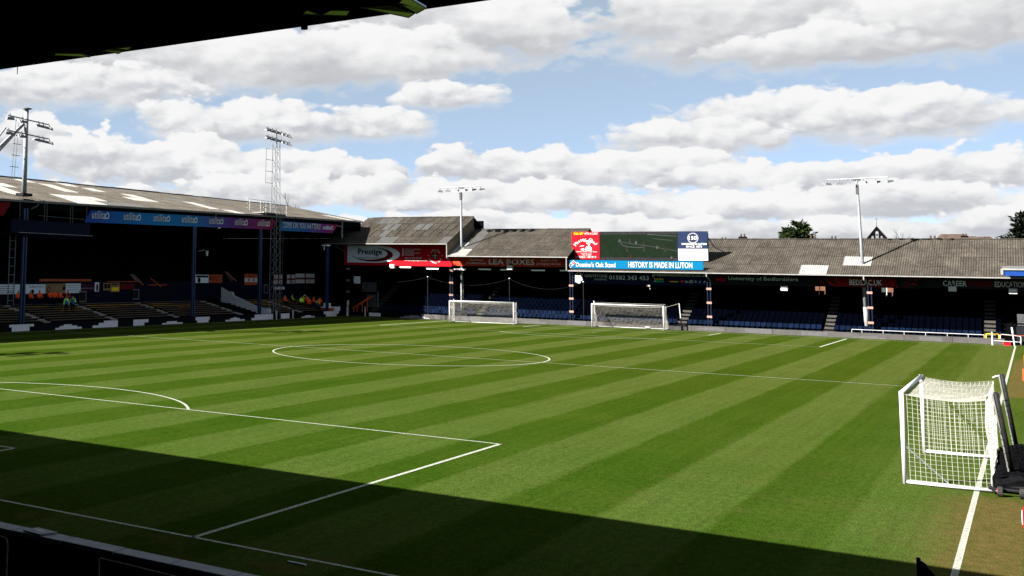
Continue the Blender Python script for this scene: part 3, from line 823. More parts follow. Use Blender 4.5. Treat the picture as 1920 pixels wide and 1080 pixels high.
for cx0 in (18.3, 24.4):
    for k in range(13):
        a, b = cx0 + rp.uniform(-1.3, 1.3), rp.uniform(4.95, 5.6)
        th = rp.uniform(0, 6.28); L = rp.uniform(.2, .38)
        pts = [(a + math.cos(th) * L * c - math.sin(th) * L * s, b + (math.sin(th) * L * c + math.cos(th) * L * s) * .6) for c, s in ((-1, 0), (-.3, .42), (.5, .3), (1, 0), (.4, -.25), (-.3, -.3))]
        S.poly(pts, .03, M['red'] if k % 2 else M['dkred_print'], 'petal')
t, S = board('name_board', 'black board with white and red capitals about a career in education', 'sign', 'Y', 105.2, 26.05, 36.0, 4.85, 5.8, M['black_print'])
S.text('CAREER', 27.75, 5.08, 1.85, .5, M['grey_print'], bold=.015)
S.text('POWERED', 29.75, 5.08, 1.85, .5, M['dkred_print'], bold=.015)
S.text('EDUCATION', 31.75, 5.08, 2.35, .5, M['white_print'], bold=.015)

# ------------------------------------------------------------------ roof-top screen group
t = thing('takeaway_sign', 'bright red takeaway sign with a white chef picture left of the video screen', 'sign', (-5.65, 105.5, 7.2))
S = Sign('Y', 105.3, t)
S.rect(-7.2, -4.16, 7.22, 10.25, 0, M['red'], 'panel', .25)
S.text('KICK OFF', -6.95, 9.93, 1.05, .24, M['yellow'], bold=.02); S.text('WITH A CURRY', -5.8, 9.93, 1.5, .24, M['white_print'], bold=.02)
S.arc('Master Chef', -5.65, 8.0, 1.45, 142, 38, .36, M['white_print'], bold=.02)
S.poly([(-5.6, 9.0), (-5.35, 9.25), (-5.05, 9.3), (-4.95, 9.1), (-5.2, 8.98), (-5.15, 8.85), (-5.4, 8.85)], .03, M['white_print'], 'chef_hat')
S.disc(-5.3, 8.8, .11, .028, M['fawn'], 'chef_face')
S.poly([(-5.55, 8.65), (-5.2, 8.7), (-5.0, 8.5), (-4.98, 8.2), (-5.7, 8.2), (-5.75, 8.35)], .03, M['white_print'], 'chef_jacket')
S.disc(-6.0, 8.3, .2, .03, M['white_print'], 'dish', ry=.12)
S.stroke([(-6.3, 8.65), (-5.85, 8.72)], .06, .03, M['white_print'], 'dish_lid')
S.rect(-5.9, -5.2, 9.17, 9.29, .03, M['white_print'], 'banner')
S.text('Authentic Indian Take Away', -6.9, 7.95, 2.5, .2, M['white_print'], bold=.012)
S.text('Restaurant Quality', -6.2, 7.78, 1.2, .12, M['white_print']); S.text('Tel: 01582', -6.05, 7.62, 1.0, .14, M['white_print'], bold=.012)
S.text('492262 / 481919', -6.75, 7.36, 2.25, .22, M['white_print'], bold=.02)
t = thing('video_screen', 'large dark video screen on the roof showing a match in play', 'screen', (0, 105.6, 7.2))
S = Sign('Y', 105.35, t)
S.rect(-4.14, 4.1, 7.15, 10.27, 0, M['black_metal'], 'casing', .5)
M['scr'] = mat('screen_picture', (0.002, 0.003, 0.002), 0.35, 0.3, 1.4, emit=((0.0032, 0.0062, 0.0032), 1.0))
M['scr2'] = mat('screen_white', (0.01, 0.01, 0.01), 0.4, 0.0, emit=((0.022, 0.026, 0.024), 1.0))
M['scr3'] = mat('screen_dark_kit', (0.01, 0.005, 0.005), 0.4, 0.0, emit=((0.006, 0.002, 0.002), 1.0))
S.rect(-4.08, 4.0, 7.5, 9.95, .02, M['scr'], 'picture')
S.stroke([(-2.1, 9.2), (-1.0, 9.0), (1.2, 8.7), (4.0, 8.2)], .035, .04, M['scr2'], 'picture_line')
S.stroke([(-1.75, 9.1), (-1.8, 8.95), (-1.6, 8.75), (-1.2, 8.62), (-.2, 8.55), (.6, 8.55)], .05, .04, M['scr2'], 'picture_line')
S.stroke([(1.0, 9.95), (2.4, 9.85), (4.0, 9.75)], .06, .04, M['scr2'], 'picture_line'); S.stroke([(1.6, 9.5), (3.6, 9.3)], .035, .04, M['scr2'], 'picture_line')
for a, b, k in ((-1.95, 9.4, 0), (-.85, 9.5, 1), (-.2, 9.2, 0), (.6, 9.1, 1), (2.0, 8.7, 0), (2.8, 8.55, 1), (-1.2, 8.6, 1), (-.75, 7.7, 1), (3.45, 7.6, 0), (.65, 8.6, 1)):
    m1 = M['scr2'] if k == 0 else M['scr3']
    S.poly([(a - .1, b), (a + .1, b), (a + .08, b - .28), (a - .08, b - .28)], .04, m1, 'picture_player')
    S.disc(a, b + .07, .055, .04, M['scr3'], 'picture_head', 8); S.polys([[(a - .07, b - .3), (a - .02, b - .3), (a - .06, b - .5)], [(a + .02, b - .3), (a + .07, b - .3), (a + .09, b - .48)]], .04, M['scr2'] if k else M['scr3'], 'picture_leg')
t = thing('anniversary_sign', 'navy and white anniversary sign with a round white emblem right of the video screen', 'sign', (5.6, 105.5, 7.2))
S = Sign('Y', 105.3, t)
S.rect(4.14, 7.1, 8.42, 10.27, 0, M['navy_board'], 'panel', .25)
S.rect(4.14, 7.1, 7.2, 8.42, 0, M['white_print'], 'panel', .25)
S.stroke(circle_pts(5.65, 9.55, .5, 28), .11, .03, M['white_print'], 'emblem_ring')
S.text('150', 5.26, 9.36, .8, .4, M['white_print'], bold=.02)

S.text('WORKING IN LUTON', 4.5, 8.83, 2.5, .2, M['pale_blue'], bold=.02); S.text('SINCE 1875', 4.95, 8.55, 1.6, .22, M['white_print'], bold=.03)
S.text('NEVILLE', 5.0, 8.05, 1.5, .26, M['soft_grey']); S.rect(5.05, 6.45, 7.9, 7.95, .03, M['soft_grey'], 'rule'); S.text('NEVILLE', 6.0, 7.48, .75, .12, M['soft_grey'])
S.polys([[(6.72, 7.3), (6.74, 7.3), (6.74, 8.38), (6.72, 8.38)], [(6.92, 7.3), (6.94, 7.3), (6.94, 8.38), (6.92, 8.38)]], .03, M['grey_print'], 'rule')
t = thing('stand_name_board', 'long bright blue board naming the stand below the video screen', 'sign', (0, 103.4, 6.2))
S = Sign('Y', 103.35, t)
S.rect(-7.0, 7.05, 6.22, 7.1, 0, M['cyan'], 'panel', .1)
ca, cb = -6.55, 6.66; rt = lambda a, b: (ca + (a - b) * .7071, cb + (a + b) * .7071)
S.poly([rt(-.4, -.19), rt(0, -.19), rt(0, .19), rt(-.4, .19)], .03, M['white_print'], 'domino_half'); S.poly([rt(.02, -.19), rt(.4, -.19), rt(.4, .19), rt(.02, .19)], .03, M['white_print'], 'domino_half')
S.poly([rt(.06, -.15), rt(.36, -.15), rt(.36, .15), rt(.06, .15)], .045, M['red'], 'domino_face'); S.disc(*rt(.21, 0), .055, .06, M['white_print'], 'pip', 10)
S.poly([rt(-.36, -.15), rt(-.04, -.15), rt(-.04, .15), rt(-.36, .15)], .045, M['blue_print'], 'domino_face'); S.disc(*rt(-.28, .07), .045, .06, M['white_print'], 'pip', 10); S.disc(*rt(-.12, -.07), .045, .06, M['white_print'], 'pip', 10)
S.text("Domino's Oak Stand", -6.1, 6.36, 4.25, .52, M['white_print'], bold=.02)
S.text('HISTORY IS MADE IN LUTON', -.5, 6.37, 6.5, .6, M['white_print'], bold=.018)
BOX('footing', M['black_metal'], t, -6.9, 7.0, 103.4, 103.46, 6.0, 6.215)
pst = thing('screen_frame', 'dark steel frame carrying the red sign and video screen on the roof', 'frame', (0, 106.2, 7))
for x in (-7.0, -4.2, 4.12, 7.0):
    MB().tube((x, 105.95, 6.9), (x, 105.95, 10.1), .06, 6).build('post', M['black_metal'], pst)
    MB().tube((x, 105.95, 9.6), (x, 108.8, 8.7), .05, 6).build('strut', M['black_metal'], pst)

# ------------------------------------------------------------------ far perimeter wall
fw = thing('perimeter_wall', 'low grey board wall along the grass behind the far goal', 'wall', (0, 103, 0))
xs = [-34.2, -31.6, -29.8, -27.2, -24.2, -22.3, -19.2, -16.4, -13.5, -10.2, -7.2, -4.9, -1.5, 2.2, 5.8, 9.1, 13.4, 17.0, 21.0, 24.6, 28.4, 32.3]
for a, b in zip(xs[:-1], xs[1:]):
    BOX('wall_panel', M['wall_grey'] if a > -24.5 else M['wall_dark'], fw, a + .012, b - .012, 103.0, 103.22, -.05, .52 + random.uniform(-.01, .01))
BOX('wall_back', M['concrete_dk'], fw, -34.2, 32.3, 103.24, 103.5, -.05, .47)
def patch(S, rows, m):
    """stepped print: rows of (a0, a1, b0, b1)"""
    S.polys([[(a0, b0), (a1, b0), (a1, b1), (a0, b1)] for a0, a1, b0, b1 in rows], .015, m, 'board_print', .012)
S = Sign('Y', 103.0, fw)
patch(S, [(-31.5, -29.9, .05, .45)], M['patch']); patch(S, [(-27.3, -23.4, .0, .13), (-26.7, -24.0, .13, .25), (-26.0, -24.8, .25, .36)], M['patch_dim'])
for rows in ([(-20.0, -17.0, .0, .3), (-19.4, -17.6, .3, .42)], [(-14.8, -12.6, .05, .5)], [(-12.0, -9.4, .0, .22), (-11.2, -10.0, .22, .34)], [(-7.0, -4.95, .02, .5)], [(6.4, 9.0, .1, .3), (7.1, 8.6, .3, .42)], [(10.9, 13.38, .02, .5)], [(16.0, 18.3, .05, .42)], [(20.4, 23.2, .0, .14), (21.0, 22.6, .14, .24)], [(25.8, 27.6, .03, .42)]):
    patch(S, rows, M['patch_grey'])
# white rail on the wall, yellow rail, marker posts, corner flag, bits in the corner
rl = thing('handrail', 'long low white handrail on top of the grey wall, right of the light pole', 'rail', (25, 103.1, .5))
xs = [20.3, 21.15, 22.9, 24.6, 26.3, 28.0, 29.6, 30.8]
MB().tube((20.3, 103.35, .8), (30.8, 103.35, .78), .026, 6).build('rail', M['white_paint'], rl)
for x in xs:
    MB().tube((x, 103.35, .45), (x, 103.35, .78), .024, 6).build('post', M['white_paint'], rl)
yr = thing('yellow_rail', 'short yellow hoop rail on the wall beside the right-hand corner', 'rail', (31.4, 103.1, .5))
MB().path([(30.95, 103.35, .5), (30.95, 103.35, .84), (31.05, 103.35, .9), (31.8, 103.35, .9), (31.9, 103.35, .84), (31.9, 103.35, .5)], .04, 6).build('rail', M['yellow'], yr)
wr = thing('gate_rail', 'white hoop rail of the gate behind the far right corner flag', 'rail', (33, 103.1, 0))
MB().path([(32.0, 103.3, .1), (32.0, 103.3, .82), (32.1, 103.3, .88), (33.4, 103.3, .8), (33.5, 103.3, .74), (33.5, 103.3, 0)], .045, 6).build('rail', M['white_paint'], wr)
MB().tube((31.5, 103.0, .32), (33.5, 103.0, .28), .03, 6).build('rail', M['white_paint'], wr)
def flag_post(x, y, h, lean, label, col='white_paint', sleeve=True, r=.05):
    f = thing('marker_post', label, 'post', (x, y, 0), 'posts round the edge of the pitch')
    MB().tube((x, y, 0), (x + lean, y, h), r, 8).build('post', M[col], f)
    if sleeve: MB().tube((x + lean * .68, y, h * .7), (x + lean * 1.02, y, h * 1.02), r * 1.5, 8).build('sleeve', M[col], f)
flag_post(33.05, 100.8, 1.6, -.13, 'leaning white corner flag post at the far end of the right touchline')
flag_post(31.45, 101.2, 1.15, 0, 'short white post beside the yellow hoop rail', sleeve=False, r=.06)
bx = thing('red_box', 'small red box on the grass beside the far right corner flag', 'box', (32.5, 101.9, 0))
BOX('body', M['red'], bx, 32.25, 32.75, 101.7, 102.1, 0, .26); BOX('lid', M['red'], bx, 32.22, 32.78, 101.67, 102.13, .263, .31)
wd = thing('wooden_gate', 'dark gate leaf and pale locker beyond the far right corner flag', 'gate', (34, 104, 0))
BOX('leaf', M['black_print'], wd, 33.2, 35.6, 104.2, 104.28, 0, 1.6); BOX('locker', M['galv_dark'], wd, 33.3, 35.4, 104.6, 105.1, 1.9, 2.7); BOX('shelf', M['galv_dark'], wd, 33.3, 35.4, 104.5, 105.1, 1.66, 1.76)
tp = MB().path([(31.5, 101.3, 1.02), (32.3, 101.8, .9), (33.0, 102.6, .84), (34.5, 102.8, .9)], .025, 5).build('barrier_tape', M['orange'])
tag(tp, 'orange tape strung from the short white post to the corner gate', 'tape')
# black net poles with a sagging line in front of the far stand
ropes = []
def net_pole(x, h, label, y=103.35, z0=.3):
    f = thing('net_pole', label, 'pole', (x, y, z0), 'black net poles along the far wall')
    MB().tube((x, y, z0), (x, y, h), .045, 6).build('pole', M['black_metal'], f)
    MB().tube((x, y, h), (x, y, h + .1), .07, 6).build('cap', M['grey_print'], f)
net_pole(-23.85, 4.9, 'thin black net pole below the crest on the red and white sign')
net_pole(-13.75, 4.9, 'thin black net pole rising behind the right post of the spare goal')
net_pole(-5.35, 4.7, 'thin black net pole just left of the real far goal', z0=0)
for k, (a, b, za, zb, sg) in enumerate(((-31.5, -23.85, 4.3, 4.9, .35), (-23.85, -13.75, 4.9, 4.9, .85), (-13.75, -5.35, 4.9, 4.7, .95))):
    pts = [(a + (b - a) * i / 12, 103.35, za + (zb - za) * i / 12 - sg * 4 * (i / 12) * (1 - i / 12)) for i in range(13)]
    o = MB().path(pts, .011, 4).build('net_line', M['black_metal'])
    tag(o, ('sagging net line left of the pole below the crest', 'sagging net line above the spare goal', 'sagging net line between the two far goals')[k], 'cable')

# ------------------------------------------------------------------ main stand along the left touchline
ms = thing('main_stand', 'long dark main stand with white skylight sheets in its roof along the left touchline', 'stand', (-44, 70, 0))
Y0, Y1 = 10.0, 107.0
def ez(y): return 10.95 + .0135 * (y - 45.3)
def MP(s, t):
    y = Y0 + (Y1 - Y0) * s
    return Vector((-34.8 - 11.2 * t, y, ez(y) + (13.9 - ez(y)) * t))
rd = MB(); dn = Vector((0, 0, -.12))
rd.poly([MP(0, 0) + dn, MP(0, 1) + dn, MP(1, 1) + dn, MP(1, 0) + dn])
rd.poly([(-46, Y0, 13.85), (-57.5, Y0, 11), (-57.5, Y1, 11), (-46, Y1, 13.85)])
rf = rd.build('roof', M['interior'], ms)
spec = {}
for c in ((23, 5), (24, 4), (24, 3), (26, 5), (27, 4), (22, 1), (23, 1), (24, 1), (22, 0), (23, 0), (19, 2), (19, 1), (20, 3), (29, 3), (29, 2), (28, 2), (33, 2), (33, 1), (34, 0), (46, 1), (46, 0)):
    spec[c] = 'skylight'
for c in ((25, 0), (26, 0), (24, 0), (31, 4), (32, 3), (33, 3), (34, 2), (30, 5), (37, 1), (38, 0)):
    spec[c] = 'roof_light'
lay_roof(rf, MP, 48, 6, (Y1 - Y0) / 48, 11.55 / 6, 8, .03, M['roof_main'], spec)
mb = MB()
for i in range(60):
    a = Y0 + (Y1 - Y0) * i / 60; b = Y0 + (Y1 - Y0) * (i + 1) / 60; d = random.uniform(-.02, .02)
    mb.box(-46.2, -45.8, a + .01, b - .01, 13.86 + d, 14.0 + d)
mb.build('ridge_cap', M['galv_dark'], rf)
# gutter follows the eave
mb = MB()
for i in range(24):
    a = Y0 + (Y1 - Y0) * i / 24; b = Y0 + (Y1 - Y0) * (i + 1) / 24
    mb.prism([(-34.72, a, ez(a) - .2), (-34.58, a, ez(a) - .2), (-34.58, a, ez(a) - .04), (-34.72, a, ez(a) - .04)], (0, b - a, ez(b) - ez(a)))
mb.build('gutter', M['gutter_dull'], ms)
mb = MB()
mb.prism([(-35.0, Y0, ez(Y0) - .75), (-34.9, Y0, ez(Y0) - .75), (-34.9, Y0, ez(Y0) - .2), (-35.0, Y0, ez(Y0) - .2)], (0, Y1 - Y0, ez(Y1) - ez(Y0)))
mb.build('fascia', M['black'], ms)
for y in (75.3, 86.0, 49.5):
    pipe(ms, [(-34.6, y, ez(y) - .15), (-34.65, y, ez(y) - .45), (-34.95, y - .5, ez(y) - .75)], .09, M['galv_dark'])
BOX('rear_wall', M['interior'], ms, -57.6, -57.3, Y0, Y1, 0, 11)
mb = MB(); mb.poly([(-34.9, Y1 - .1, 9.6), (-57.5, Y1 - .1, 9.6), (-57.5, Y1 - .1, 10.95), (-46, Y1 - .1, 13.8), (-34.9, Y1 - .1, 11.6)]); mb.build('gable', M['interior'], ms)
BOX('end_wall', M['interior'], ms, -57.5, -38.1, 107.0, 107.2, 0, 9.6)
BOX('end_wall', M['interior'], ms, -38.1, -34.9, 111.2, 111.4, 0, 11.6); BOX('end_wall', M['interior'], ms, -38.3, -38.1, 107.0, 111.4, 0, 10.9)
# lower paddock of timber benches, then a dividing wall, then the upper tier
AIS = [51.7, 60.5, 69.8, 81.0, 93.2]
def tz(x): return .70 + .24 * (-35.3 - x)
for r in range(8):
    x = -35.0 - .68 * r
    BOX('paddock_step', M['concrete_dk'], ms, x - .68, x, Y0, 103, 0, tz(x - .3) - .25)
edges = [Y0 + 20]
for a in AIS: edges += [a - .55, a + .55]
edges += [102.5]
for r in range(8):
    x = -35.35 - .68 * r
    for a, b in zip(edges[0::2], edges[1::2]):
        if a < 82.0 < b: a = 86.2
        n = max(1, round((b - a) / 3.4))
        for i in range(n):
            y0 = a + (b - a) * i / n + .02; y1 = a + (b - a) * (i + 1) / n - .02
            if y1 < 41: continue
            m = M['bench_ochre'] if (r in (5, 6) and random.random() < .75) or (r == 4 and random.random() < .3) else M['bench']
            MB().box(x - .26, x, y0, y1, tz(x) + .0, tz(x) + .07).build('bench', m, ms)
mb = MB()
for r in range(8):
    x = -35.45 - .68 * r
    for y in range(42, 102, 2):
        mb.box(x - .1, x - .04, y, y + .06, tz(x) - .3, tz(x) - .003)
mb.build('bench_leg', M['concrete_dk'], ms)['kind'] = 'stuff'
for k, a in enumerate(AIS):
    for r in range(15):
        x = -35.2 - .36 * r
        MB().box(x - .09, x, a - .42, a + .42, tz(x) - .09, tz(x) - .03).build('aisle_step', M['step_white'] if (r % 5) != 3 else M['step_grey'], ms)
BOX('dividing_wall', M['navy'], ms, -41.6, -41.2, Y0, 103, 0, 3.95)
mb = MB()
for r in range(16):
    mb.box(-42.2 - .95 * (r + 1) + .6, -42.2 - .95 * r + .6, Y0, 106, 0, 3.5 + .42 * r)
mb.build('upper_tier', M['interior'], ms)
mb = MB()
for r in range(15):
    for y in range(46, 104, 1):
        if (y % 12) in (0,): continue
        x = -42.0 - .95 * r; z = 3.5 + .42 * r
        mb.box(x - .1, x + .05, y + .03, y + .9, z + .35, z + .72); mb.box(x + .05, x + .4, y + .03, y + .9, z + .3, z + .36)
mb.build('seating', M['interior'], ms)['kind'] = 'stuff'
for y in (60, 72, 84):
    for r in range(16):
        x = -41.7 - .95 * r; z = 3.5 + .42 * r
        BOX('aisle_step', M['step_grey'], ms, x - .3, x, y + .1, y + .95, z + .01, z + .07)
# orange rails and low walls round the gangways
for (y0, y1, z) in ((56.5, 63.6, 4.0), (66.0, 70.4, 3.95), (72.5, 75.5, 3.6)):
    BOX('wall_capping', M['orange'], ms, -41.19, -41.1, y0, y1, z, z + (.22 if y0 < 60 else .07))
mb = MB()
for y, z0 in ((69.6, 4.6), (72.6, 4.4), (86.5, 5.0)):
    mb.prism([(-41.0, y, z0), (-41.0, y + 1.9, z0 - .9), (-41.0, y + 1.9, z0 - 1.0), (-41.0, y, z0 - .1)], (-.05, 0, 0))
mb.build('gangway_rail', M['orange'], ms)['kind'] = 'stuff'
for y, z0, w in ((69.6, 4.75, 2.2), (86.3, 5.15, 2.0)):
    g = MB(); g.prism([(-41.3, y, z0), (-41.3, y + .7, z0), (-41.3, y + w, z0 - .9), (-41.3, y + w - .6, z0 - 1.25)], (-.1, 0, 0)); g.build('gangway_panel', M['galv_dark'], ms)
# columns
def mcol(y, z1):
    c = MB(); c.box(-35.05, -34.85, y - .24, y - .08, .2, z1); c.box(-35.05, -34.85, y + .08, y + .24, .2, z1)
    o = c.build('column', M['col_blue'], ms)
    mb = MB()
    for k in range(7): mb.box(-34.99, -34.91, y - .08, y + .08, 1 + k * 1.3, 1.12 + k * 1.3)
    mb.build('column_batten', M['col_dark'], o)
    return o
for y in (25, 36.5, 48.4, 60.4): mcol(y, ez(y) - .7) if y != 60.4 else None
mcol(72.1, 9.9); mcol(84.2, 9.9); mcol(98.8, 8.4)
# floodlit steel post carrying the sign end bracket
mb = MB(); mb.tube((-34.9, 102.2, 9.5), (-34.9, 102.2, 11.5), .12, 8); mb.tube((-34.9, 102.2, 10.9), (-34.9, 100.4, 10.95), .06, 6); mb.build('eave_post', M['galv'], ms)
mb = MB(); mb.path([(-34.8, 72.6, 7.2), (-34.5, 73.2, 7.35), (-34.4, 73.6, 7.2)], .04, 6); o = mb.build('camera_arm', M['galv'], ms)
mb = MB(); mb.tube((-34.4, 73.6, 7.25), (-34.4, 73.6, 6.75), .15, 10, .1); mb.build('security_camera', M['white_paint'], o)
pl = MB(); pl.box(-35.4, -34.7, 98.2, 99.0, 8.42, 8.56); pl.tube((-35.0, 98.1, 8.4), (-35.0, 98.1, 7.9), .05, 6); pl.build('column_head', M['grey_print'], ms)
# gantry slung under the eave
ga = thing('camera_gantry', 'navy camera gantry slung under the main stand roof above the stewards', 'gantry', (-34.4, 51, 8.2))
BOX('front_panel', M['navy'], ga, -34.45, -34.3, 46.2, 55.8, 8.18, 9.28)
BOX('platform', M['black'], ga, -37, -34.45, 46.2, 55.8, 8.0, 8.18)
sg = MB()
for i in range(12):
    a, b = 47.2 + 8.4 * i / 12, 47.2 + 8.4 * (i + 1) / 12
    za, zb = 8.1 - .32 * math.sin(math.pi * i / 12) ** .6 * (1 + .15 * math.sin(i * 2)), 8.1 - .32 * math.sin(math.pi * (i + 1) / 12) ** .6 * (1 + .15 * math.sin(i * 2 + 2))
    sg.quad((-34.32, a, 8.17), (-34.32, b, 8.17), (-34.5, b, zb), (-34.5, a, za))
sg.build('sagging_sheet', M['navy'], ga)
MB().tube((-34.25, 47.0, 8.2), (-34.25, 56.1, 8.2), .035, 6).build('scaffold_tube', M['galv'], ga)
for y in (47.4, 50.3, 50.6, 53.5, 53.8, 55.6):
    MB().tube((-34.6, y, 9.2), (-34.6, y, 10.8), .035, 6).build('scaffold_tube', M['galv_dark'], ga)
MB().tube((-34.6, 49.6, 9.72), (-34.6, 55.4, 9.66), .03, 6).build('scaffold_tube', M['galv_dark'], ga)
ld = thing('ladder', 'steel ladder hanging from the gantry down behind the first blue column', 'ladder', (-35.4, 47.6, 2))
for y in (47.35, 48.0):
    MB().tube((-35.6, y, 2.2), (-35.6, y, 8.0), .04, 6).build('stile', M['galv'], ld)
for k in range(8):
    MB().tube((-35.6, 47.35, 2.5 + k * .72), (-35.6, 48.0, 2.5 + k * .72), .03, 6).build('rung', M['galv'], ld)

# graded sponsor fascias
def grad_mat(name, y0, y1, stops):
    m = bpy.data.materials.new(name); m.use_nodes = True; t = m.node_tree; b = t.nodes['Principled BSDF']; b.inputs['Roughness'].default_value = .5; b.inputs['Specular IOR Level'].default_value = .04
    g = nd(t, 'ShaderNodeNewGeometry'); s = nd(t, 'ShaderNodeSeparateXYZ'); t.links.new(g.outputs['Position'], s.inputs[0])
    cr = nd(t, 'ShaderNodeValToRGB'); t.links.new(mth(t, 'DIVIDE', mth(t, 'SUBTRACT', s.outputs[1], y0), y1 - y0), cr.inputs[0])
    e = cr.color_ramp.elements
    e[0].position, e[0].color = stops[0][0], (*stops[0][1], 1); e[1].position, e[1].color = stops[-1][0], (*stops[-1][1], 1)
    for p, c in stops[1:-1]:
        k = e.new(p); k.color = (*c, 1)
    t.links.new(cr.outputs[0], b.inputs['Base Color'])
    return m
M['grad1'] = grad_mat('blue_to_magenta_print', 56, 87, [(0, (.009, .036, .22)), (.3, (.005, .115, .29)), (.5, (.007, .1, .26)), (.72, (.062, .017, .125)), (1, (.17, .003, .036))])
M['grad2'] = grad_mat('blue_to_crimson_print', 88, 101, [(0, (.006, .11, .28)), (.45, (.016, .055, .21)), (.72, (.10, .014, .14)), (1, (.18, .004, .034))])
def house_mark(S, a, b, k, sl):
    S.stroke([(a, b), (a + .55 * k, b), (a + .68 * k, b + .42 * k), (a + .45 * k, b + .72 * k), (a + .08 * k, b + .45 * k), (a + .02 * k, b + .22 * k)], .13 * k, .03, M['grey_print'], 'house_emblem')
t = thing('sponsor_fascia', 'long blue to crimson fascia repeating a sponsor word with a house mark', 'sign', (-35.1, 71, 10))
S = Sign('X', -34.82, t)
S.poly([(55.6, 9.42), (86.2, 9.93), (87.1, 11.06), (56.4, 10.55)], 0, M['grad1'], 'panel', .06)
for (a, b, z) in ((56.5, 59.0, 9.86), (60.9, 63.6, 9.93), (65.3, 68.1, 10.0), (69.8, 72.6, 10.07), (74.4, 77.1, 10.13), (79.0, 81.6, 10.2), (83.4, 86.0, 10.27)):
    S.text('utilita', a, z - .06, (b - a) * .72, .74, M['white_print'], shear=.15, bold=.012, slope=.0165, space=1.12)
    house_mark(S, b - (b - a) * .26, z + .06, .72, 0)
t = thing('sponsor_fascia', 'short blue to crimson fascia cheering the home side beside the lattice mast', 'sign', (-35.1, 94, 10))
S = Sign('X', -34.82, t)
S.poly([(88.0, 9.88), (99.7, 10.0), (101.0, 11.08), (88.2, 10.96)], 0, M['grad2'], 'panel', .06)
S.text('COME ON YOU HATTERS!', 88.5, 10.24, 8.4, .66, M['white_print'], shear=.2, bold=.01, space=1.1, slope=.012)
S.text('utilita', 97.3, 10.38, 2.0, .5, M['grey_print'], shear=.3, bold=.02, slope=.012); house_mark(S, 99.4, 10.46, .62, 0)
t = thing('sponsor_fascia', 'dark red end of a fascia at the left edge above the gantry', 'sign', (-35.1, 44, 9.5))
S = Sign('X', -34.82, t); S.poly([(30, 9.0), (45.8, 9.55), (46.6, 10.7), (30, 10.2)], 0, M['dkred_print'], 'panel', .06)

# banners on the dividing wall
def banner(label, y0, y1, z0, z1, m, cat='banner'):
    return board('banner', label, cat, 'X', -41.1, y0, y1, z0, z1, m, .03)
t, S = banner('long white banner with small dark print behind the stewards at the left edge', 46, 57.3, 2.85, 3.72, M['pale_blue'])
for k in range(4): S.rect(47 + k * .2, 53.4, 2.95 + k * .19, 2.99 + k * .19, .03, M['navy_print'], 'print_line')
S.disc(55.6, 3.05, .2, .03, M['black_print'], 'roundel'); S.disc(54.4, 3.2, .16, .03, M['navy_print'], 'roundel'); S.text('Luton Town', 55.2, 3.42, 1.9, .2, M['navy_print'])
t, S = banner('fawn banner with a red ring behind the stewards', 57.35, 60.0, 2.85, 3.78, M['fawn'])
S.stroke(circle_pts(57.75, 3.22, .22, 14), .08, .03, M['dkred_print'], 'ring'); S.text('Supporting The Community', 57.5, 3.56, 2.4, .13, M['dark_print']); S.disc(59.75, 3.35, .2, .03, M['black_print'], 'roundel')
t, S = banner('white banner with four lines of dark club lettering behind the two standing stewards', 60.02, 62.1, 2.88, 3.8, M['pale_blue'])
S.text('Luton Town Football Club', 60.1, 3.56, 1.95, .14, M['black_print'])
for k in range(3): S.text('are proud members of the league', 60.15, 3.36 - .17 * k, 1.8, .11, M['black_print'])
t, S = banner('navy banner with two maroon stripes right of the white banner', 62.12, 64.1, 3.05, 3.8, M['navy_print'])
S.rect(62.14, 63.95, 3.55, 3.66, .03, M['dkred_print'], 'stripe'); S.rect(62.14, 63.95, 3.14, 3.22, .03, M['dkred_print'], 'stripe'); S.text('www.lutontown.co.uk', 62.15, 3.3, 1.75, .12, M['white_print'])
t, S = banner('small white banner with a red figure at the end of the banner row', 64.15, 64.75, 3.0, 3.9, M['pale_blue'])
S.poly([(64.35, 3.05), (64.6, 3.05), (64.62, 3.6), (64.45, 3.85), (64.3, 3.5)], .03, M['dkred_print'], 'figure')
t, S = banner('yellow berry coloured notice with dark capitals on the dividing wall', 66.5, 67.85, 2.95, 3.88, M['fawn']); S.text('BERRY', 66.6, 3.6, 1.1, .22, M['black_print'], bold=.02); S.rect(66.6, 67.7, 3.05, 3.4, .03, M['yellow'], 'print_block')
t, S = banner('pale notice with two dark squares left of the yellow notice', 65.4, 66.45, 3.1, 3.85, M['fawn']); S.rect(65.5, 65.9, 3.3, 3.75, .03, M['black_print'], 'print_block'); S.rect(66.0, 66.38, 3.3, 3.75, .03, M['black_print'], 'print_block')
t, S = banner('maroon notice with faint rows right of the yellow notice', 67.95, 70.2, 3.2, 3.72, M['dkred_print'])
for k in range(3): S.rect(68.05, 70.1, 3.28 + k * .14, 3.31 + k * .14, .03, M['dark_print'], 'print_line')
t, S = banner('grey and white banner with a dark crest left of the orange banner', 80.6, 83.0, 3.85, 4.75, M['pale_blue']); S.rect(80.7, 82.9, 4.45, 4.68, .03, M['navy_print'], 'print_block'); S.disc(81.2, 4.15, .28, .03, M['navy_print'], 'crest')
t, S = banner('orange banner with two lines of dark lettering near the white ramp', 83.05, 85.6, 3.85, 4.78, M['orange']); S.text('SUPPORTERS', 83.5, 4.4, 1.8, .2, M['black_print']); S.text('TRUST LUTON', 83.6, 4.1, 1.6, .2, M['black_print']); S.disc(83.28, 4.35, .15, .03, M['navy_print'], 'crest')
t, S = banner('orange and white banner hung beside the second blue column', 90.1, 92.8, 3.6, 4.9, M['orange']); S.rect(90.1, 92.8, 3.95, 4.42, .02, M['white_print'], 'band'); S.text('PRIDE OF', 90.6, 4.55, 1.6, .18, M['black_print']); S.disc(91.0, 4.2, .16, .035, M['dkred_print'], 'crest'); S.disc(92.0, 4.2, .16, .035, M['dkred_print'], 'crest')
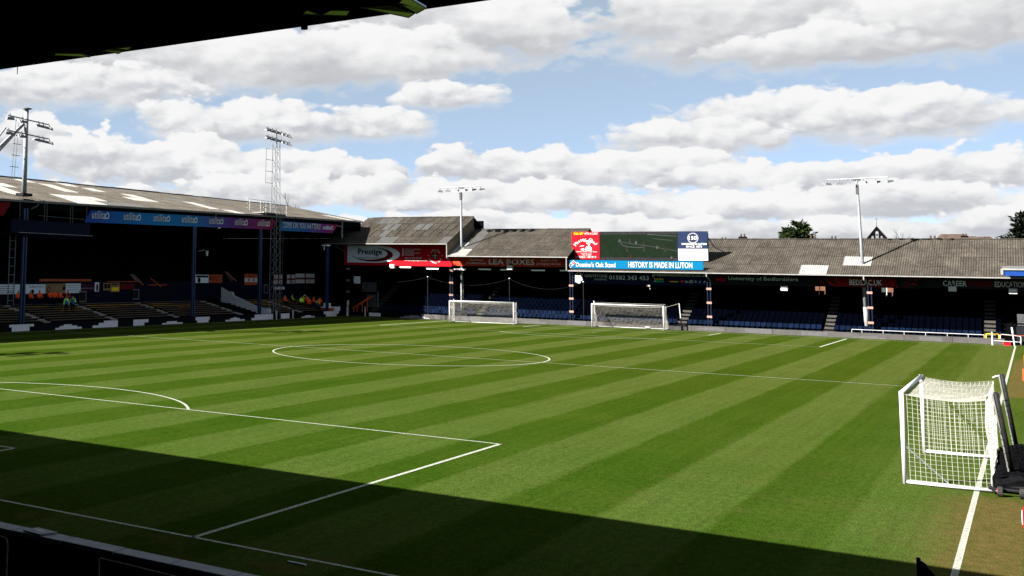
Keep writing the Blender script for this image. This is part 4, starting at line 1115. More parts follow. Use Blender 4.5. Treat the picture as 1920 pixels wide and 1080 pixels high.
def flag(label, y0, y1, z0, z1, words=None):
    t, S = banner(label, y0, y1, z0, z1, M['white_print'], 'flag')
    c = (y0 + y1) / 2; h = (z0 + z1) / 2
    S.rect(c - .14, c + .14, z0, z1, .02, M['dkred_print'], 'cross'); S.rect(y0, y1, h - .1, h + .1, .028, M['dkred_print'], 'cross')
    if words: S.text(words, y0 + .1, h - .14, y1 - y0 - .2, .26, M['navy_print'], .05, bold=.02)
    S.disc(c + (y1 - y0) * .25, z0 + .2, .16, .035, M['navy_print'], 'crest', ry=.1)
flag('wide white flag with a red cross and navy lettering in the far corner', 101.4, 107.2 - 1.2, 3.8, 5.0, 'LOYAL LUTON')
for (lb, y0, y1, z0, z1) in (('white red-cross flag left of the last blue column', 96.4, 98.4, 3.7, 4.8), ('white red-cross flag right of the last blue column', 99.4, 101.2, 3.75, 4.85)):
    flag(lb, y0, y1, z0, z1)
t, S = banner('pale strip banner with dark capitals below the red-cross flags', 96.6, 98.9, 3.05, 3.35, M['pale_blue']); S.text('LTFC ARMY', 96.7, 3.1, 2.1, .2, M['black_print'])
for (y, z, lb) in ((61.9, 2.0, 'grey framed hatch behind the two standing stewards'), (69.9, 2.15, 'grey framed hatch below the maroon notice'), (94.3, 2.6, 'white framed hatch right of the second blue column')):
    t = thing('hatch', lb, 'hatch', (-41, y, z), 'framed hatches in the dividing wall')
    S = Sign('X', -41.05, t); S.rect(y - .1 if y > 90 else y, y + (.75 if y > 90 else 1.0), z, z + 1.05, 0, M['galv'], 'frame', .05); S.rect(y, y + (.65 if y > 90 else .88), z + .1, z + .95, .02, M['black_print'], 'opening')

# tunnel with its white sloping flank
tn = thing('players_tunnel', 'players tunnel ramp with a white painted sloping flank cutting through the benches', 'tunnel', (-38, 84, 0))
w = MB(); w.prism([(-42.3, 85.6, 3.34), (-41.2, 85.6, 3.34), (-40.2, 85.6, 2.85), (-39.9, 85.6, 2.9), (-39.55, 85.6, 2.82), (-39.5, 85.6, 2.5), (-36.3, 85.6, 1.33), (-35.6, 85.6, 1.22), (-34.6, 85.6, 1.18), (-34.45, 85.6, .95), (-34.45, 85.6, .0), (-42.3, 85.6, .0)], (0, .18, 0)); w.build('flank', M['patch'], tn)
w = MB(); w.prism([(-42.3, 82.6, 2.9), (-40.0, 82.6, 2.15), (-37.6, 82.6, 1.3), (-35.3, 82.6, .62), (-34.6, 82.6, .62), (-34.6, 82.6, 0), (-42.3, 82.6, 0)], (0, .15, 0)); w.build('flank', M['black'], tn)
BOX('floor', M['black'], tn, -42.3, -34.5, 82.75, 85.6, -.02, .05)
BOX('tunnel_mouth', M['black'], tn, -42.6, -42.3, 82.6, 85.8, 0, 3.3)

# left perimeter wall with its pale prints
lw = thing('perimeter_wall', 'low dark board wall with pale blurred prints along the left touchline', 'wall', (-34.2, 70, 0))
y = 14.0; k = 0
while y < 102.6:
    y2 = min(y + 4.1, 103.0)
    BOX('wall_panel', M['wall_dark'], lw, -34.42, -34.2, y + .012, y2 - .012, -.05, .62); y = y2
S = Sign('X', -34.2, lw)
for rows in ([(46.3, 49.1, .38, .58), (46.6, 48.6, .02, .38)], [(51.7, 55.0, 0, .16), (52.2, 54.4, .16, .3), (52.7, 53.7, .3, .42)], [(56.4, 59.8, .0, .22), (57.2, 59.8, .22, .42), (57.9, 59.8, .42, .6)], [(62.0, 64.2, .3, .58), (62.0, 63.6, .02, .3)], [(66.3, 69.5, .0, .14), (67.0, 68.6, .14, .28)],
        [(71.6, 74.0, .26, .58), (71.9, 73.8, .02, .26)], [(76.8, 80.3, 0, .16), (77.6, 79.4, .16, .3), (78.2, 78.8, .3, .4)], [(81.6, 85.8, .0, .24), (82.2, 85.8, .24, .58)], [(87.4, 89.2, .02, .58)], [(91.8, 94.7, .0, .14), (92.6, 93.8, .14, .26)], [(96.8, 100.3, .3, .62), (97.3, 99.8, .02, .3)]):
    patch(S, rows, M['patch'])
for y, h, lb in ((85.6, .95, 'white post standing in front of the white ramp'), (89.0, .95, 'white post just right of the white ramp'), (98.6, 1.0, 'white post before the pale boxes near the last blue column')):
    flag_post(-33.6, y, h, 0, lb, sleeve=False, r=.075)
flag_post(-33.6, 101.3, 1.15, 0, 'white post nearest the far left corner flag, on its left', sleeve=False, r=.07)
flag_post(-33.2, 100.8, 1.9, 0, 'tall white corner flag post at the far left corner', r=.07)
flag_post(-31.6, 102.2, 1.2, 0, 'white post in shade in front of the far wall at the left', sleeve=False, r=.07)
orl = thing('stair_rail', 'orange stair rails rising behind the far left corner', 'rail', (-33, 104, 0))
for dy in (0, .5):
    MB().path([(-34.2, 103.7 + dy, .9), (-33.5, 103.8 + dy, 1.3), (-32.2, 104.6 + dy, 2.35)], .09, 6).build('rail', M['orange'], orl)
for x, z in ((-34.2, .9), (-33.7, 1.1), (-33.0, 1.7), (-32.3, 2.2)):
    MB().tube((x, 104.0, 0), (x, 104.0, z), .07, 6).build('post', M['orange'], orl)
dr = thing('doorway', 'grey door with a pale panel above in the corner below the red and white sign', 'door', (-32.5, 105, 0))
S = Sign('Y', 105.6, dr); S.rect(-33.2, -31.9, 0, 2.6, 0, M['galv_dark'], 'leaf', .06); S.rect(-33.9, -31.9, 2.9, 4.1, 0, M['galv_dark'], 'panel', .05); S.rect(-35.1, -34.2, 3.9, 4.8, 0, M['grey_print'], 'window', .05); S.rect(-31.75, -31.6, 0, 3.0, .01, M['galv'], 'frame', .05)
for (y, x, lb, m, s) in ((99.9, -35.6, 'orange and white crate behind the wall near the last blue column', 'orange', 1.0), (101.6, -35.6, 'pale green box behind the wall near the far left corner', 'pale_blue', .8)):
    b = thing('crate', lb, 'crate', (x, y, .6)); BOX('body', M[m], b, x - .4, x + .4, y - s, y + s, .3, .95); BOX('lid', M['pale_blue'], b, x - .42, x + .42, y - s - .03, y + s + .03, .953, 1.05)
    if m == 'orange': BOX('screen', M['grey_print'], b, x - .1, x, y - .7, y + .9, 1.053, 1.5)

# ------------------------------------------------------------------ floodlights
def lamp(parent, c, yaw, tilt, name='lamp', k=1.0):
    """flat floodlight head: housing with fins, glass face, bracket"""
    c = Vector(c); Rm = Matrix.Rotation(yaw, 3, 'Z') @ Matrix.Rotation(tilt, 3, 'X')
    def T(pts): return [tuple(c + Rm @ (Vector(p) * k)) for p in pts]
    mb = MB()
    lo = T([(-.3, -.42, -.1), (.3, -.42, -.1), (.34, .42, -.1), (-.34, .42, -.1)]); hi = T([(-.24, -.3, .06), (.24, -.3, .06), (.26, .3, .12), (-.26, .3, .12)])
    b = len(mb.v); mb.v += lo + hi
    for q in ((0, 3, 2, 1), (4, 5, 6, 7), (0, 1, 5, 4), (1, 2, 6, 5), (2, 3, 7, 6), (3, 0, 4, 7)): mb.face([b + i for i in q])
    o = mb.build(name, M['galv'], parent)
    gb = MB(); gb.poly(T([(-.27, -.38, -.105), (-.3, .38, -.105), (.3, .38, -.105), (.27, -.38, -.105)])); gb.build('glass', M['glass_lamp'], o)
    bb = MB(); bb.tube(c + Rm @ Vector((0, .1, .1)) * k, c + Vector((0, 0, .38)) * k, .04 * k, 6); bb.build('bracket', M['galv_dark'], o)
    return o
def tpole(x, y, z0, z1, xl, xr, label, lean, zlow):
    t = thing('floodlight_pole', label, 'floodlight', (x, y, z0), 'tee-headed floodlight poles through the far roof')
    MB().tube((x, y, z0), (x + lean, y, z1 - .25), .18, 12, .11).build('pole', M['galv'], t, True)
    MB().tube((x, y - .01, z0), (x + lean * .2, y - .01, zlow), .195, 12).build('sleeve', M['gutter'], t, True)
    MB().box(x + lean - .12, x + lean + .12, y - .16, y + .16, z1 - 1.6, z1 - .8).build('control_box', M['galv_dark'], t)
    MB().tube((xl + .4, y, z1 - .15), (xr - .4, y, z1 - .02), .06, 8).build('crossbar', M['galv_pale'], t)
    n = 6
    for i in range(n):
        lx = xl + .35 + (xr - xl - .7) * i / (n - 1)
        lamp(t, (lx, y - .1, z1 - .52 + .1 * i / n), R(180) + R(40 - 16 * i), R(-12), k=1.0)
    MB().box(x + lean - .3, x + lean + .3, y - .1, y + .1, z1 - .3, z1 - .12).build('pole_cap', M['galv_dark'], t)
    return t
tpole(-20.38, 105.45, .3, 15.75, -23.58, -17.6, 'tall floodlight pole rising between the tallest roof and the middle roof', -.17, 4.2)
tpole(21.36, 105.45, .3, 15.44, 18.0, 24.02, 'tall floodlight pole rising through the long low roof at the right', -.35, 2.9)
# tubular raking mast on the main stand roof
def tube_mast(y, label, base_z, top_z, first=True):
    t = thing('floodlight_mast', label, 'floodlight', (-34.9, y, base_z), 'masts on the main stand roof')
    x = -34.9
    MB().tube((x, y, base_z), (x, y - .05, top_z), .21, 12, .17).build('pole', M['galv_pale'], t, True)
    MB().box(x - .45, x + .45, y - .55, y + .55, base_z - .15, base_z + .1).build('base_plate', M['black_metal'], t)
    MB().tube((x, y - .05, top_z), (x, y - .05, top_z + .08), .42, 12).build('cap', M['galv'], t)
    MB().tube((x - .1, y - .1, top_z - 1.1), (x - 4.5, y - 2.2, base_z + .9), .13, 8).build('brace', M['galv_pale'], t)
    MB().tube((x - .2, y - .2, top_z - 1.3), (x - .2, y - 6.8, top_z - 6.9), .15, 8).build('brace', M['galv_pale'], t)
    MB().tube((x - .2, y - 2.2, top_z - 1.8), (x - .2, y - 5.2, top_z - 5.3), .08, 8).build('brace', M['galv_pale'], t)
    for dz, half in ((1.1, 2.35), (2.35, 2.45)):
        z = top_z - dz
        MB().tube((x + .15, y - half, z + .3), (x + .15, y + half, z + .05), .055, 8).build('crossarm', M['galv'], t)
        for f in (-.95, -.35, .45, .68, .98):
            lamp(t, (x + .3, y + half * f, z - .1 - .18 * f), R(-90) + R(30 * f), R(-16), k=1.0)
    for dy in (-.55, -.2):
        MB().tube((x - .2, y - 1.2 + dy * .8 + .3, base_z + 1), (x - .2, y - .5 + dy, top_z - .9), .025, 6).build('ladder_stile', M['galv'], t)
    for k in range(6):
        z = base_z + 1.3 + k * (top_z - base_z - 2.4) / 5; yy = y - 1.3 + .7 * k / 6
        MB().tube((x - .2, yy - .4, z), (x - .2, yy + .6, z), .03, 6).build('ladder_rung', M['galv'], t)
    return t
tube_mast(48.1, 'tubular floodlight mast with raking struts on the main stand roof at the left', 11.45, 18.75)
tube_mast(9.0, 'tubular floodlight mast outside the left edge, casting its shadow on the grass', 10.6, 21.5)
# lattice mast
lm = thing('floodlight_mast', 'slim lattice floodlight mast rising from the benches through the main stand roof', 'floodlight', (-34.9, 86.6, .6))
cx_, cy_ = -34.6, 86.7
legs = [(-.45, -.45), (.45, -.45), (.45, .45), (-.45, .45)]
zt = 19.7
def lp(i, z):
    f = 1 - .35 * (z / zt); a, b = legs[i]
    return (cx_ + a * f, cy_ + b * f - .004 * z, z)
for i in range(4):
    MB().tube(lp(i, .3), lp(i, zt), .035, 6).build('leg', M['galv'], lm)
z = .8
while z < zt - .7:
    for i in range(4):
        j = (i + 1) % 4
        a, b = (i, j) if int(z / .75) % 2 else (j, i)
        MB().tube(lp(a, z), lp(b, z + .75), .02, 4).build('lattice_bar', M['galv'], lm)
    z += .75
MB().tube((cx_, cy_ - .1, zt - .5), (cx_, cy_ - .1, 21.2), .09, 8).build('top_tube', M['galv'], lm)
for z, dx in ((21.15, 0), (20.25, .1)):
    MB().tube((cx_, 84.4, z + .1), (cx_, 89.2, z - .25), .05, 6).build('crossarm', M['galv_dark'], lm)
    for f in (-2.2, -1.35, -.6, .55, 1.3, 2.2):
        lamp(lm, (cx_ + .25, cy_ + f, z - .3 - .07 * f), R(-90) + R(14 * f), R(-18), k=.95)
for y in (87.5, 87.95):
    MB().tube((cx_ + .2, y, .9), (cx_ + .2, y, 12.2), .028, 6).build('ladder_stile', M['galv_dark'], lm)
for k in range(9):
    MB().tube((cx_ + .2, 87.5, 1.2 + k * 1.25), (cx_ + .2, 87.95, 1.2 + k * 1.25), .022, 6).build('ladder_rung', M['galv_dark'], lm)
MB().path([(cx_, 86.2, 19.0), (cx_, 84.6, 18.9), (cx_, 84.5, 15.1), (cx_, 86.0, 15.1)], .03, 6).build('ladder_frame', M['galv'], lm)
for z in (16.4, 17.7): MB().tube((cx_, 84.55, z), (cx_, 86.1, z), .028, 6).build('ladder_frame', M['galv'], lm)
hp = thing('roof_walkway', 'white handrails of the small walkway round the lattice mast on the roof', 'walkway', (-35.5, 86.6, 11.8))
for (x, z0) in ((-34.4, 11.75), (-36.6, 12.25)):
    for dz in (0.05, .55, 1.05):
        MB().tube((x, 83.9, z0 + dz), (x, 89.6 if dz > .5 else 88.6, z0 + dz - .05), .035, 6).build('rail', M['white_paint'], hp)
    for y in (84.4, 86.6, 88.6):
        MB().tube((x, y, z0 - .2), (x, y, z0 + 1.05), .03, 6).build('post', M['white_paint'], hp)
BOX('platform', M['gutter'], hp, -36.4, -34.5, 84.2, 87.6, 11.72, 11.82)
BOX('platform_edge', M['black_metal'], hp, -36.2, -34.6, 84.6, 89.0, 11.45, 11.717)

# ------------------------------------------------------------------ goals
def net_part(fn, ns, nt, r, parent, m, name='net'):
    """knotted cord grid: fn(s,t) -> point"""
    mb = MB(); g = [[Vector(fn(i / ns, j / nt)) for j in range(nt + 1)] for i in range(ns + 1)]
    for i in range(ns + 1):
        for j in range(nt + 1):
            if i < ns: mb.tube(g[i][j], g[i + 1][j], r, 3, caps=False)
            if j < nt: mb.tube(g[i][j], g[i][j + 1], r, 3, caps=False)
    o = mb.build(name, m, parent)
    return o
def goal(label, loc, rot, cell, r, W=7.32, H=2.44, D=2.0, top=1.2, rear_bar=True, netm='net_white', sag=.28, group='portable goals', wob=.03, mid=False):
    t = thing('football_goal', label, 'goal', (0, 0, 0), group)
    h = W / 2; pr = .06
    for s in (-1, 1):
        MB().tube((s * h, 0, 0), (s * h, 0, H + pr), pr, 16).build('post', M['white_paint'], t, True)
        MB().tube((s * h, 0, .06), (s * h, D + .1, .06), .05, 12).build('ground_bar', M['white_paint'], t, True)
    MB().tube((-h, 0, H + pr * .2), (h, 0, H + pr * .2), pr, 16).build('crossbar', M['white_paint'], t, True)
    if rear_bar: MB().tube((-h, D, .055), (h, D, .055), .045, 10).build('ground_bar', M['white_paint'], t)
    rw = random.Random(5)
    ph = [rw.uniform(0, 6.3) for _ in range(6)]
    def wv(a, b, k=wob): return k * (math.sin(a * 8 + ph[0]) + math.sin(b * 9 + ph[1]) + .5 * math.sin((a + b) * 19 + ph[2]))
    def back(s, t2):
        x = -h + W * s; y = top + (D - top) * (1 - t2) ** 1.4 - .10 * math.sin(math.pi * s) * t2 + wv(s, t2)
        z = H * t2 - sag * .6 * math.sin(math.pi * s) ** .8 * t2
        return (x, y, max(.03, z))
    def roof(s, t2):
        x = -h + W * s; sg_ = sag * math.sin(math.pi * s) ** .8 * (.3 + .7 * t2) * (.6 if t2 == 1 else 1)
        sg_ = sag * .6 * math.sin(math.pi * s) ** .8 * t2 + .12 * math.sin(math.pi * t2)
        return (x, (top - .10 * math.sin(math.pi * s)) * t2, H - sg_ + wv(s, t2, wob * .4))
    nb = max(8, int(W / cell)); nh = int(H / cell)
    net_part(back, nb, nh, r, t, M[netm]); net_part(roof, nb, max(3, int(top / cell)), r, t, M[netm])
    for s in (-1, 1):
        def side(a, b, s=s):
            y = (top + (D - top) * (1 - b) ** 1.4) * a
            return (s * (h - .02) + wv(a, b, wob * .7), y, max(.03, H * b - .1 * math.sin(math.pi * a) * b))
        net_part(side, max(4, int(D / cell)), nh, r, t, M[netm])
    return t, h
def place(t, loc, rot):
    t.location = loc; t.rotation_euler = (0, 0, rot)
# real far goal
g2, h = goal('real far goal standing centrally below the phone number sign', None, None, .13, .0085, netm='net_grey', group='goals at the far end', top=1.1)
MB().tube((-h + .1, 1.2, 2.6), (h - .1, 1.2, 2.6), .012, 4).build('net_rope', M['net_white'], g2)
MB().box(1.3, 1.75, 1.85, 1.99, .1, .24).build('ground_anchor', M['white_paint'], g2)
place(g2, (0, PL, 0), 0)
def stanchion(x, y, label, half=1.1, tie=None, yb=0):
    s = thing('net_stanchion', label, 'post', (x, y, yb), 'net stanchions behind the far goals')
    MB().tube((x, y, yb), (x - .08, y, 1.25), .06, 8).build('lower_post', M['black_metal'], s)
    MB().tube((x - .08, y, 1.25), (x - .2, y, 2.75), .045, 8).build('upper_post', M['white_paint'], s)
    if tie: MB().tube((x - .2, y, 2.72), tie, .02, 5).build('tie_rope', M['net_white'], s)
    return s
stanchion(4.9, 102.9, 'net stanchion right of the real far goal, lower half black', tie=(3.7, 102.0, 2.35))
stanchion(-3.9, 102.9, 'net stanchion seen through the left end of the real far goal', tie=(-3.6, 102.0, 2.4))
# spare far goal
g1, h = goal('spare far goal standing left of the real goal, below the box sign', None, None, .13, .0085, W=7.1, H=2.36, netm='net_grey', group='goals at the far end', D=1.8, top=1.3)
MB().tube((h, 1.75, .05), (h - .02, 1.5, 2.55), .04, 8).build('net_support', M['black_metal'], g1); MB().tube((-h, 1.75, .05), (-h + .02, 1.5, 2.55), .04, 8).build('net_support', M['white_paint'], g1)
place(g1, (-14.7, 97.5, 0), R(7))
# near goal at the right touchline
g3, h = goal('near portable goal turned sideways on the right touchline', None, None, .118, .0045, W=6.85, D=2.0, top=1.95, rear_bar=False, wob=.022, sag=.42, group='portable goals')
MB().tube((h, .06, 1.0), (h - .05, 1.05, .08), .018, 6).build('diagonal_stay', M['galv'], g3)
Sg = MB(); v, f, bb = text_mesh('HARROD SPORT', 0, .01)
for x, yy, z in v:
    Sg.v.append((h + (yy - .36) * .1, -.064, 1.55 + (x - bb[0]) / (bb[1] - bb[0]) * .62))
for q in f: Sg.face(q)
Sg.build('lettering', M['black_print'], g3)
place(g3, (31.46, 20.83, 0), R(-90))
tr = thing('goal_trolley', 'black sheeted trolley with net poles behind the near goal', 'trolley', (33.8, 21, 0))
for y0, yt in ((18.3, 17.45), (25.4, 24.75)):
    MB().tube((33.92, y0, .2), (33.63, yt, 2.62), .062, 14).build('net_pole', M['black_metal'], tr, True)
    MB().tube((33.845, y0 - .035, .25), (33.56, yt - .035, 2.6), .028, 6).build('net_pole_strip', M['gutter'], tr)
    MB().path([(33.6, yt, 2.58), (33.48, yt - .02, 2.56), (33.38, yt, 2.5)], .022, 6).build('net_clip', M['white_paint'], tr)
rs = random.Random(2)
sh = MB(); n_, m_ = 22, 9
grid = []
for i in range(n_ + 1):
    row = []
    for j in range(m_ + 1):
        a = math.pi * j / m_; f = i / n_
        hgt = .34 + .16 * math.sin(f * 9) * math.sin(f * 4) + rs.uniform(-.04, .04)
        row.append(sh.vert((33.95 - .52 * math.cos(a) * (1 + rs.uniform(-.1, .1)), 17.5 + 7.6 * f + rs.uniform(-.06, .06), max(.12, .14 + hgt * math.sin(a)))))
    grid.append(row)
for i in range(n_):
    for j in range(m_):
        sh.face([grid[i][j], grid[i + 1][j], grid[i + 1][j + 1], grid[i][j + 1]])
sh.face(grid[0][::-1]); sh.face(grid[-1])
sh.build('black_sheet', M['black_net'], tr)
for (a, b) in (((33.4, 17.1, .16), (35.2, 17.1, .16)), ((33.4, 17.5, .2), (35.2, 17.5, .2)), ((33.45, 25.3, .25), (35, 25.3, .25)), ((33.4, 17.1, .16), (33.4, 25.3, .16)), ((34.6, 17.1, .16), (34.6, 25.3, .16))):
    MB().tube(a, b, .035, 6).build('chassis_bar', M['black_metal'], tr)
for x, y in ((33.62, 16.95), (34.1, 16.95), (33.62, 25.6), (34.1, 25.6)):
    wv_ = MB().tube((x - .05, y, .13), (x + .06, y, .13), .13, 14).build('wheel', M['rubber'], tr, False)
    MB().tube((x - .058, y, .13), (x - .051, y, .13), .075, 10).build('hub', M['hub'] if x < 33.9 else M['galv_dark'], wv_)
rb = thing('red_crate', 'red crate with a black bag on top at the right edge below the trolley', 'crate', (34.5, 13.3, 0))
BOX('body', M['red'], rb, 34.13, 34.75, 12.9, 13.5, 0, .34)
for k in range(3): BOX('rib', M['pale_blue'], rb, 34.115, 34.128, 12.95 + k * .2, 13.03 + k * .2, .05, .29)
bgm = MB()
bgm.tube((34.45, 13.2, .342), (34.45, 13.2, .58), .3, 12, .24); bgm.tube((34.45, 13.2, .58), (34.42, 13.2, .72), .24, 12, .08); bgm.build('bag', M['black_net'], rb, True)
ob_ = thing('orange_barrier', 'orange plastic barrier at the right edge beyond the near goal', 'barrier', (34.3, 58.5, 0))
BOX('panel', M['orange'], ob_, 33.87, 34.9, 58.2, 58.35, .1, .75); BOX('panel', M['orange'], ob_, 33.97, 34.9, 58.2, 58.35, .8, 1.5); BOX('foot', M['orange'], ob_, 33.95, 34.15, 57.9, 58.7, 0, .1)
# near corner flag
cf = thing('corner_flag', 'dark navy corner flag with its top just showing at the bottom edge', 'flag', (33.1, 0, 0))
MB().tube((33.06, 0, 0), (33.06, 0, 1.62), .02, 8).build('pole', M['white_paint'], cf, True)
MB().tube((33.06, 0, .98), (33.06, 0, 1.64), .028, 10).build('flag_sleeve', M['flag_navy'], cf, True)
fl = MB(); base = None; rows_ = []
for i in range(9):
    f = i / 8
    z0 = 1.63 - .02 * f
    row = []
    for j in range(9):
        q = j / 8
        row.append(fl.vert((33.035 + .22 * f + .40 * f * q + .05 * math.sin(q * 7 + f * 5) * f, -.04 - .05 * math.cos(f * 11 + q * 2) * f, 1.645 - .62 * q - .16 * f - .10 * f * q)))
    rows_.append(row)
for i in range(8):
    for j in range(8): fl.face([rows_[i][j], rows_[i][j + 1], rows_[i + 1][j + 1], rows_[i + 1][j]])
fo = fl.build('flag_cloth', M['flag_navy'], cf, True)
so = fo.modifiers.new('thickness', 'SOLIDIFY'); so.thickness = .008

# ------------------------------------------------------------------ near stand: roof edge overhead and the front wall
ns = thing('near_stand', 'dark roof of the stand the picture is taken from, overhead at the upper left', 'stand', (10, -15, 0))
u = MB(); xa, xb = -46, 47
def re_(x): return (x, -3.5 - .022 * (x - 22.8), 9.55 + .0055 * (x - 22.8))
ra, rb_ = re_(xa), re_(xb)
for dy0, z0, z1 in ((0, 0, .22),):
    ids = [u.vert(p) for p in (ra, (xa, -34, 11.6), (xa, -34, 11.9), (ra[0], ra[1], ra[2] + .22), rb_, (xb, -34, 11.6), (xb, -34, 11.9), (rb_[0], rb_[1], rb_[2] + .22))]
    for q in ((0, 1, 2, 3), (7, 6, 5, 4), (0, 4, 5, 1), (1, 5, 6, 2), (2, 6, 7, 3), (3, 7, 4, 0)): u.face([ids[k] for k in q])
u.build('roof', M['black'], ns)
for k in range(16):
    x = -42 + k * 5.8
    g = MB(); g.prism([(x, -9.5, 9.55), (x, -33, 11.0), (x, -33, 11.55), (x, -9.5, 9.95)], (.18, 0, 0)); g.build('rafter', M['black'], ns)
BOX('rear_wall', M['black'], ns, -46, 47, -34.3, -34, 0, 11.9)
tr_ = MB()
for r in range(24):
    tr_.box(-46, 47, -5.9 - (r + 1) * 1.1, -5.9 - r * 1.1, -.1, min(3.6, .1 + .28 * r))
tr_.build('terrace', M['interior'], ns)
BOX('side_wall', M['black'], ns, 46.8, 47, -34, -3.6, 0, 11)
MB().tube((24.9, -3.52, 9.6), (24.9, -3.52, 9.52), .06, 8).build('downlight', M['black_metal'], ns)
MB().tube((18.0, -3.38, 9.55), (18.0, -3.38, 9.38), .008, 4).build('loose_wire', M['black_metal'], ns)
def under_lamp(label, quads, body):
    t = thing('roof_floodlight', label, 'floodlight', body, 'floodlights under the near roof edge')
    bx_, by_, bz_ = body
    MB().box(bx_ - .35, bx_ + .35, by_ - .5, by_ - .1, bz_ + .1, bz_ + .4).build('housing', M['black'], t)
    for q in quads:
        mb = MB(); P4 = [Vector((p[0], p[1], p[2] if len(p) > 2 else 9.2)) for p in q]; n = (P4[1] - P4[0]).cross(P4[2] - P4[0]).normalized()
        if n.z > 0: n = -n
        mb.prism([tuple(p) for p in P4], tuple(-n * .03)); o = mb.build('glass_panel', M['roof_glass'], t)
        e = MB()
        for a, b in zip(P4, P4[1:] + P4[:1]): e.tube(a, b, .008, 4)
        e.build('frame', M['galv_dark'], o)
    return t
M['roof_glass'] = mat('reflecting_lamp_glass', (0.012, 0.014, 0.01), 0.12, 0.05, spec=1.0, metal=0.0)
b_ = M['roof_glass'].node_tree.nodes['Principled BSDF']; b_.inputs['IOR'].default_value = 1.9
under_lamp('nearest roof floodlight with two green-reflecting glass panels hanging below the roof edge', [[(27.48, -5.22, 9.27), (27.86, -5.72, 9.24), (27.86, -5.09, 9.2), (27.62, -4.9, 9.19)], [(27.02, -5.45, 9.24), (27.42, -5.3, 9.25), (27.6, -4.92, 9.19), (27.41, -4.73, 9.19)]], (27.6, -5.7, 9.3))
under_lamp('roof floodlight with two thin green-reflecting panes left of the nearest one', [[(26.2, -5.66, 9.2), (26.34, -5.78, 9.215), (26.4, -5.5, 9.195)], [(26.42, -5.5, 9.195), (26.62, -5.6, 9.215), (26.86, -5.45, 9.215), (26.7, -5.28, 9.19)]], (26.6, -6.0, 9.3))
under_lamp('roof floodlight with folded green and grey panes left of centre overhead', [[(21.72, -5.0, 9.23), (21.98, -4.95, 9.24), (22.02, -4.78, 9.215), (21.88, -4.72, 9.2)], [(22.0, -4.95, 9.24), (22.3, -5.0, 9.22), (22.44, -5.02, 9.215), (22.2, -4.85, 9.21)]], (22.0, -5.4, 9.3))
under_lamp('farthest roof floodlight, a thin green pane at the far left overhead', [[(20.8, -5.17, 9.2), (20.9, -5.25, 9.215), (21.25, -5.0, 9.215), (21.24, -4.74, 9.2)]], (21.0, -5.5, 9.3))

nw = thing('front_wall', 'dark front wall with pale coping stones at the bottom left', 'wall', (22, -4.9, 0))
BOX('wall_body', M['wall_dark'], nw, -34, 45, -5.0, -4.72, -.1, .93)
x = 20.02 - 1.16 * 46
while x < 44:
    w_ = 1.16
    BOX('coping_stone', M['coping'], nw, x + .012, x + w_ - .012, -5.02, -4.70, .933 + random.uniform(-.002, .002), 1.0 + random.uniform(-.004, .004))
    x += w_
cd = thing('card', 'small pale card lying on the coping stones at the bottom left', 'card', (20.5, -4.84, 1.005))
c_ = MB(); c_.prism([(20.25, -4.98, 1.012), (20.7, -5.02, 1.012), (20.82, -4.72, 1.012), (20.32, -4.68, 1.012)], (0, 0, .02)); c_.build('sheet', M['coping'], cd)
c_ = MB(); c_.prism([(20.36, -4.88, 1.033), (20.62, -4.9, 1.033), (20.64, -4.8, 1.033), (20.38, -4.78, 1.033)], (0, 0, .004)); c_.build('label', M['white_print'], cd)
hr = thing('handrail', 'thin grey handrail low in the near stand at the bottom left', 'rail', (24.3, -7.5, 1.6))
MB().path([(24.25, -7.5, 1.0), (24.25, -7.5, 1.66), (24.29, -7.5, 1.68), (26.6, -7.5, 1.64), (29, -7.5, 1.6)], .015, 8).build('rail', M['galv'], hr)
h2 = thing('handrail', 'rounded end of a grey rail at the left edge in the near stand', 'rail', (22.3, -7.5, 1))
MB().path([(19, -7.5, 1.70), (22.35, -7.5, 1.685), (22.48, -7.5, 1.67), (22.51, -7.5, 1.6), (22.51, -7.5, 1.0)], .014, 8).build('rail', M['galv'], h2)
pg = MB().box(22.75, 23.15, -.47, -.40, .004, .03).build('white_marker', M['coping']); tag(pg, 'small pale marker slat lying on the shaded grass behind the near goal line', 'marker')

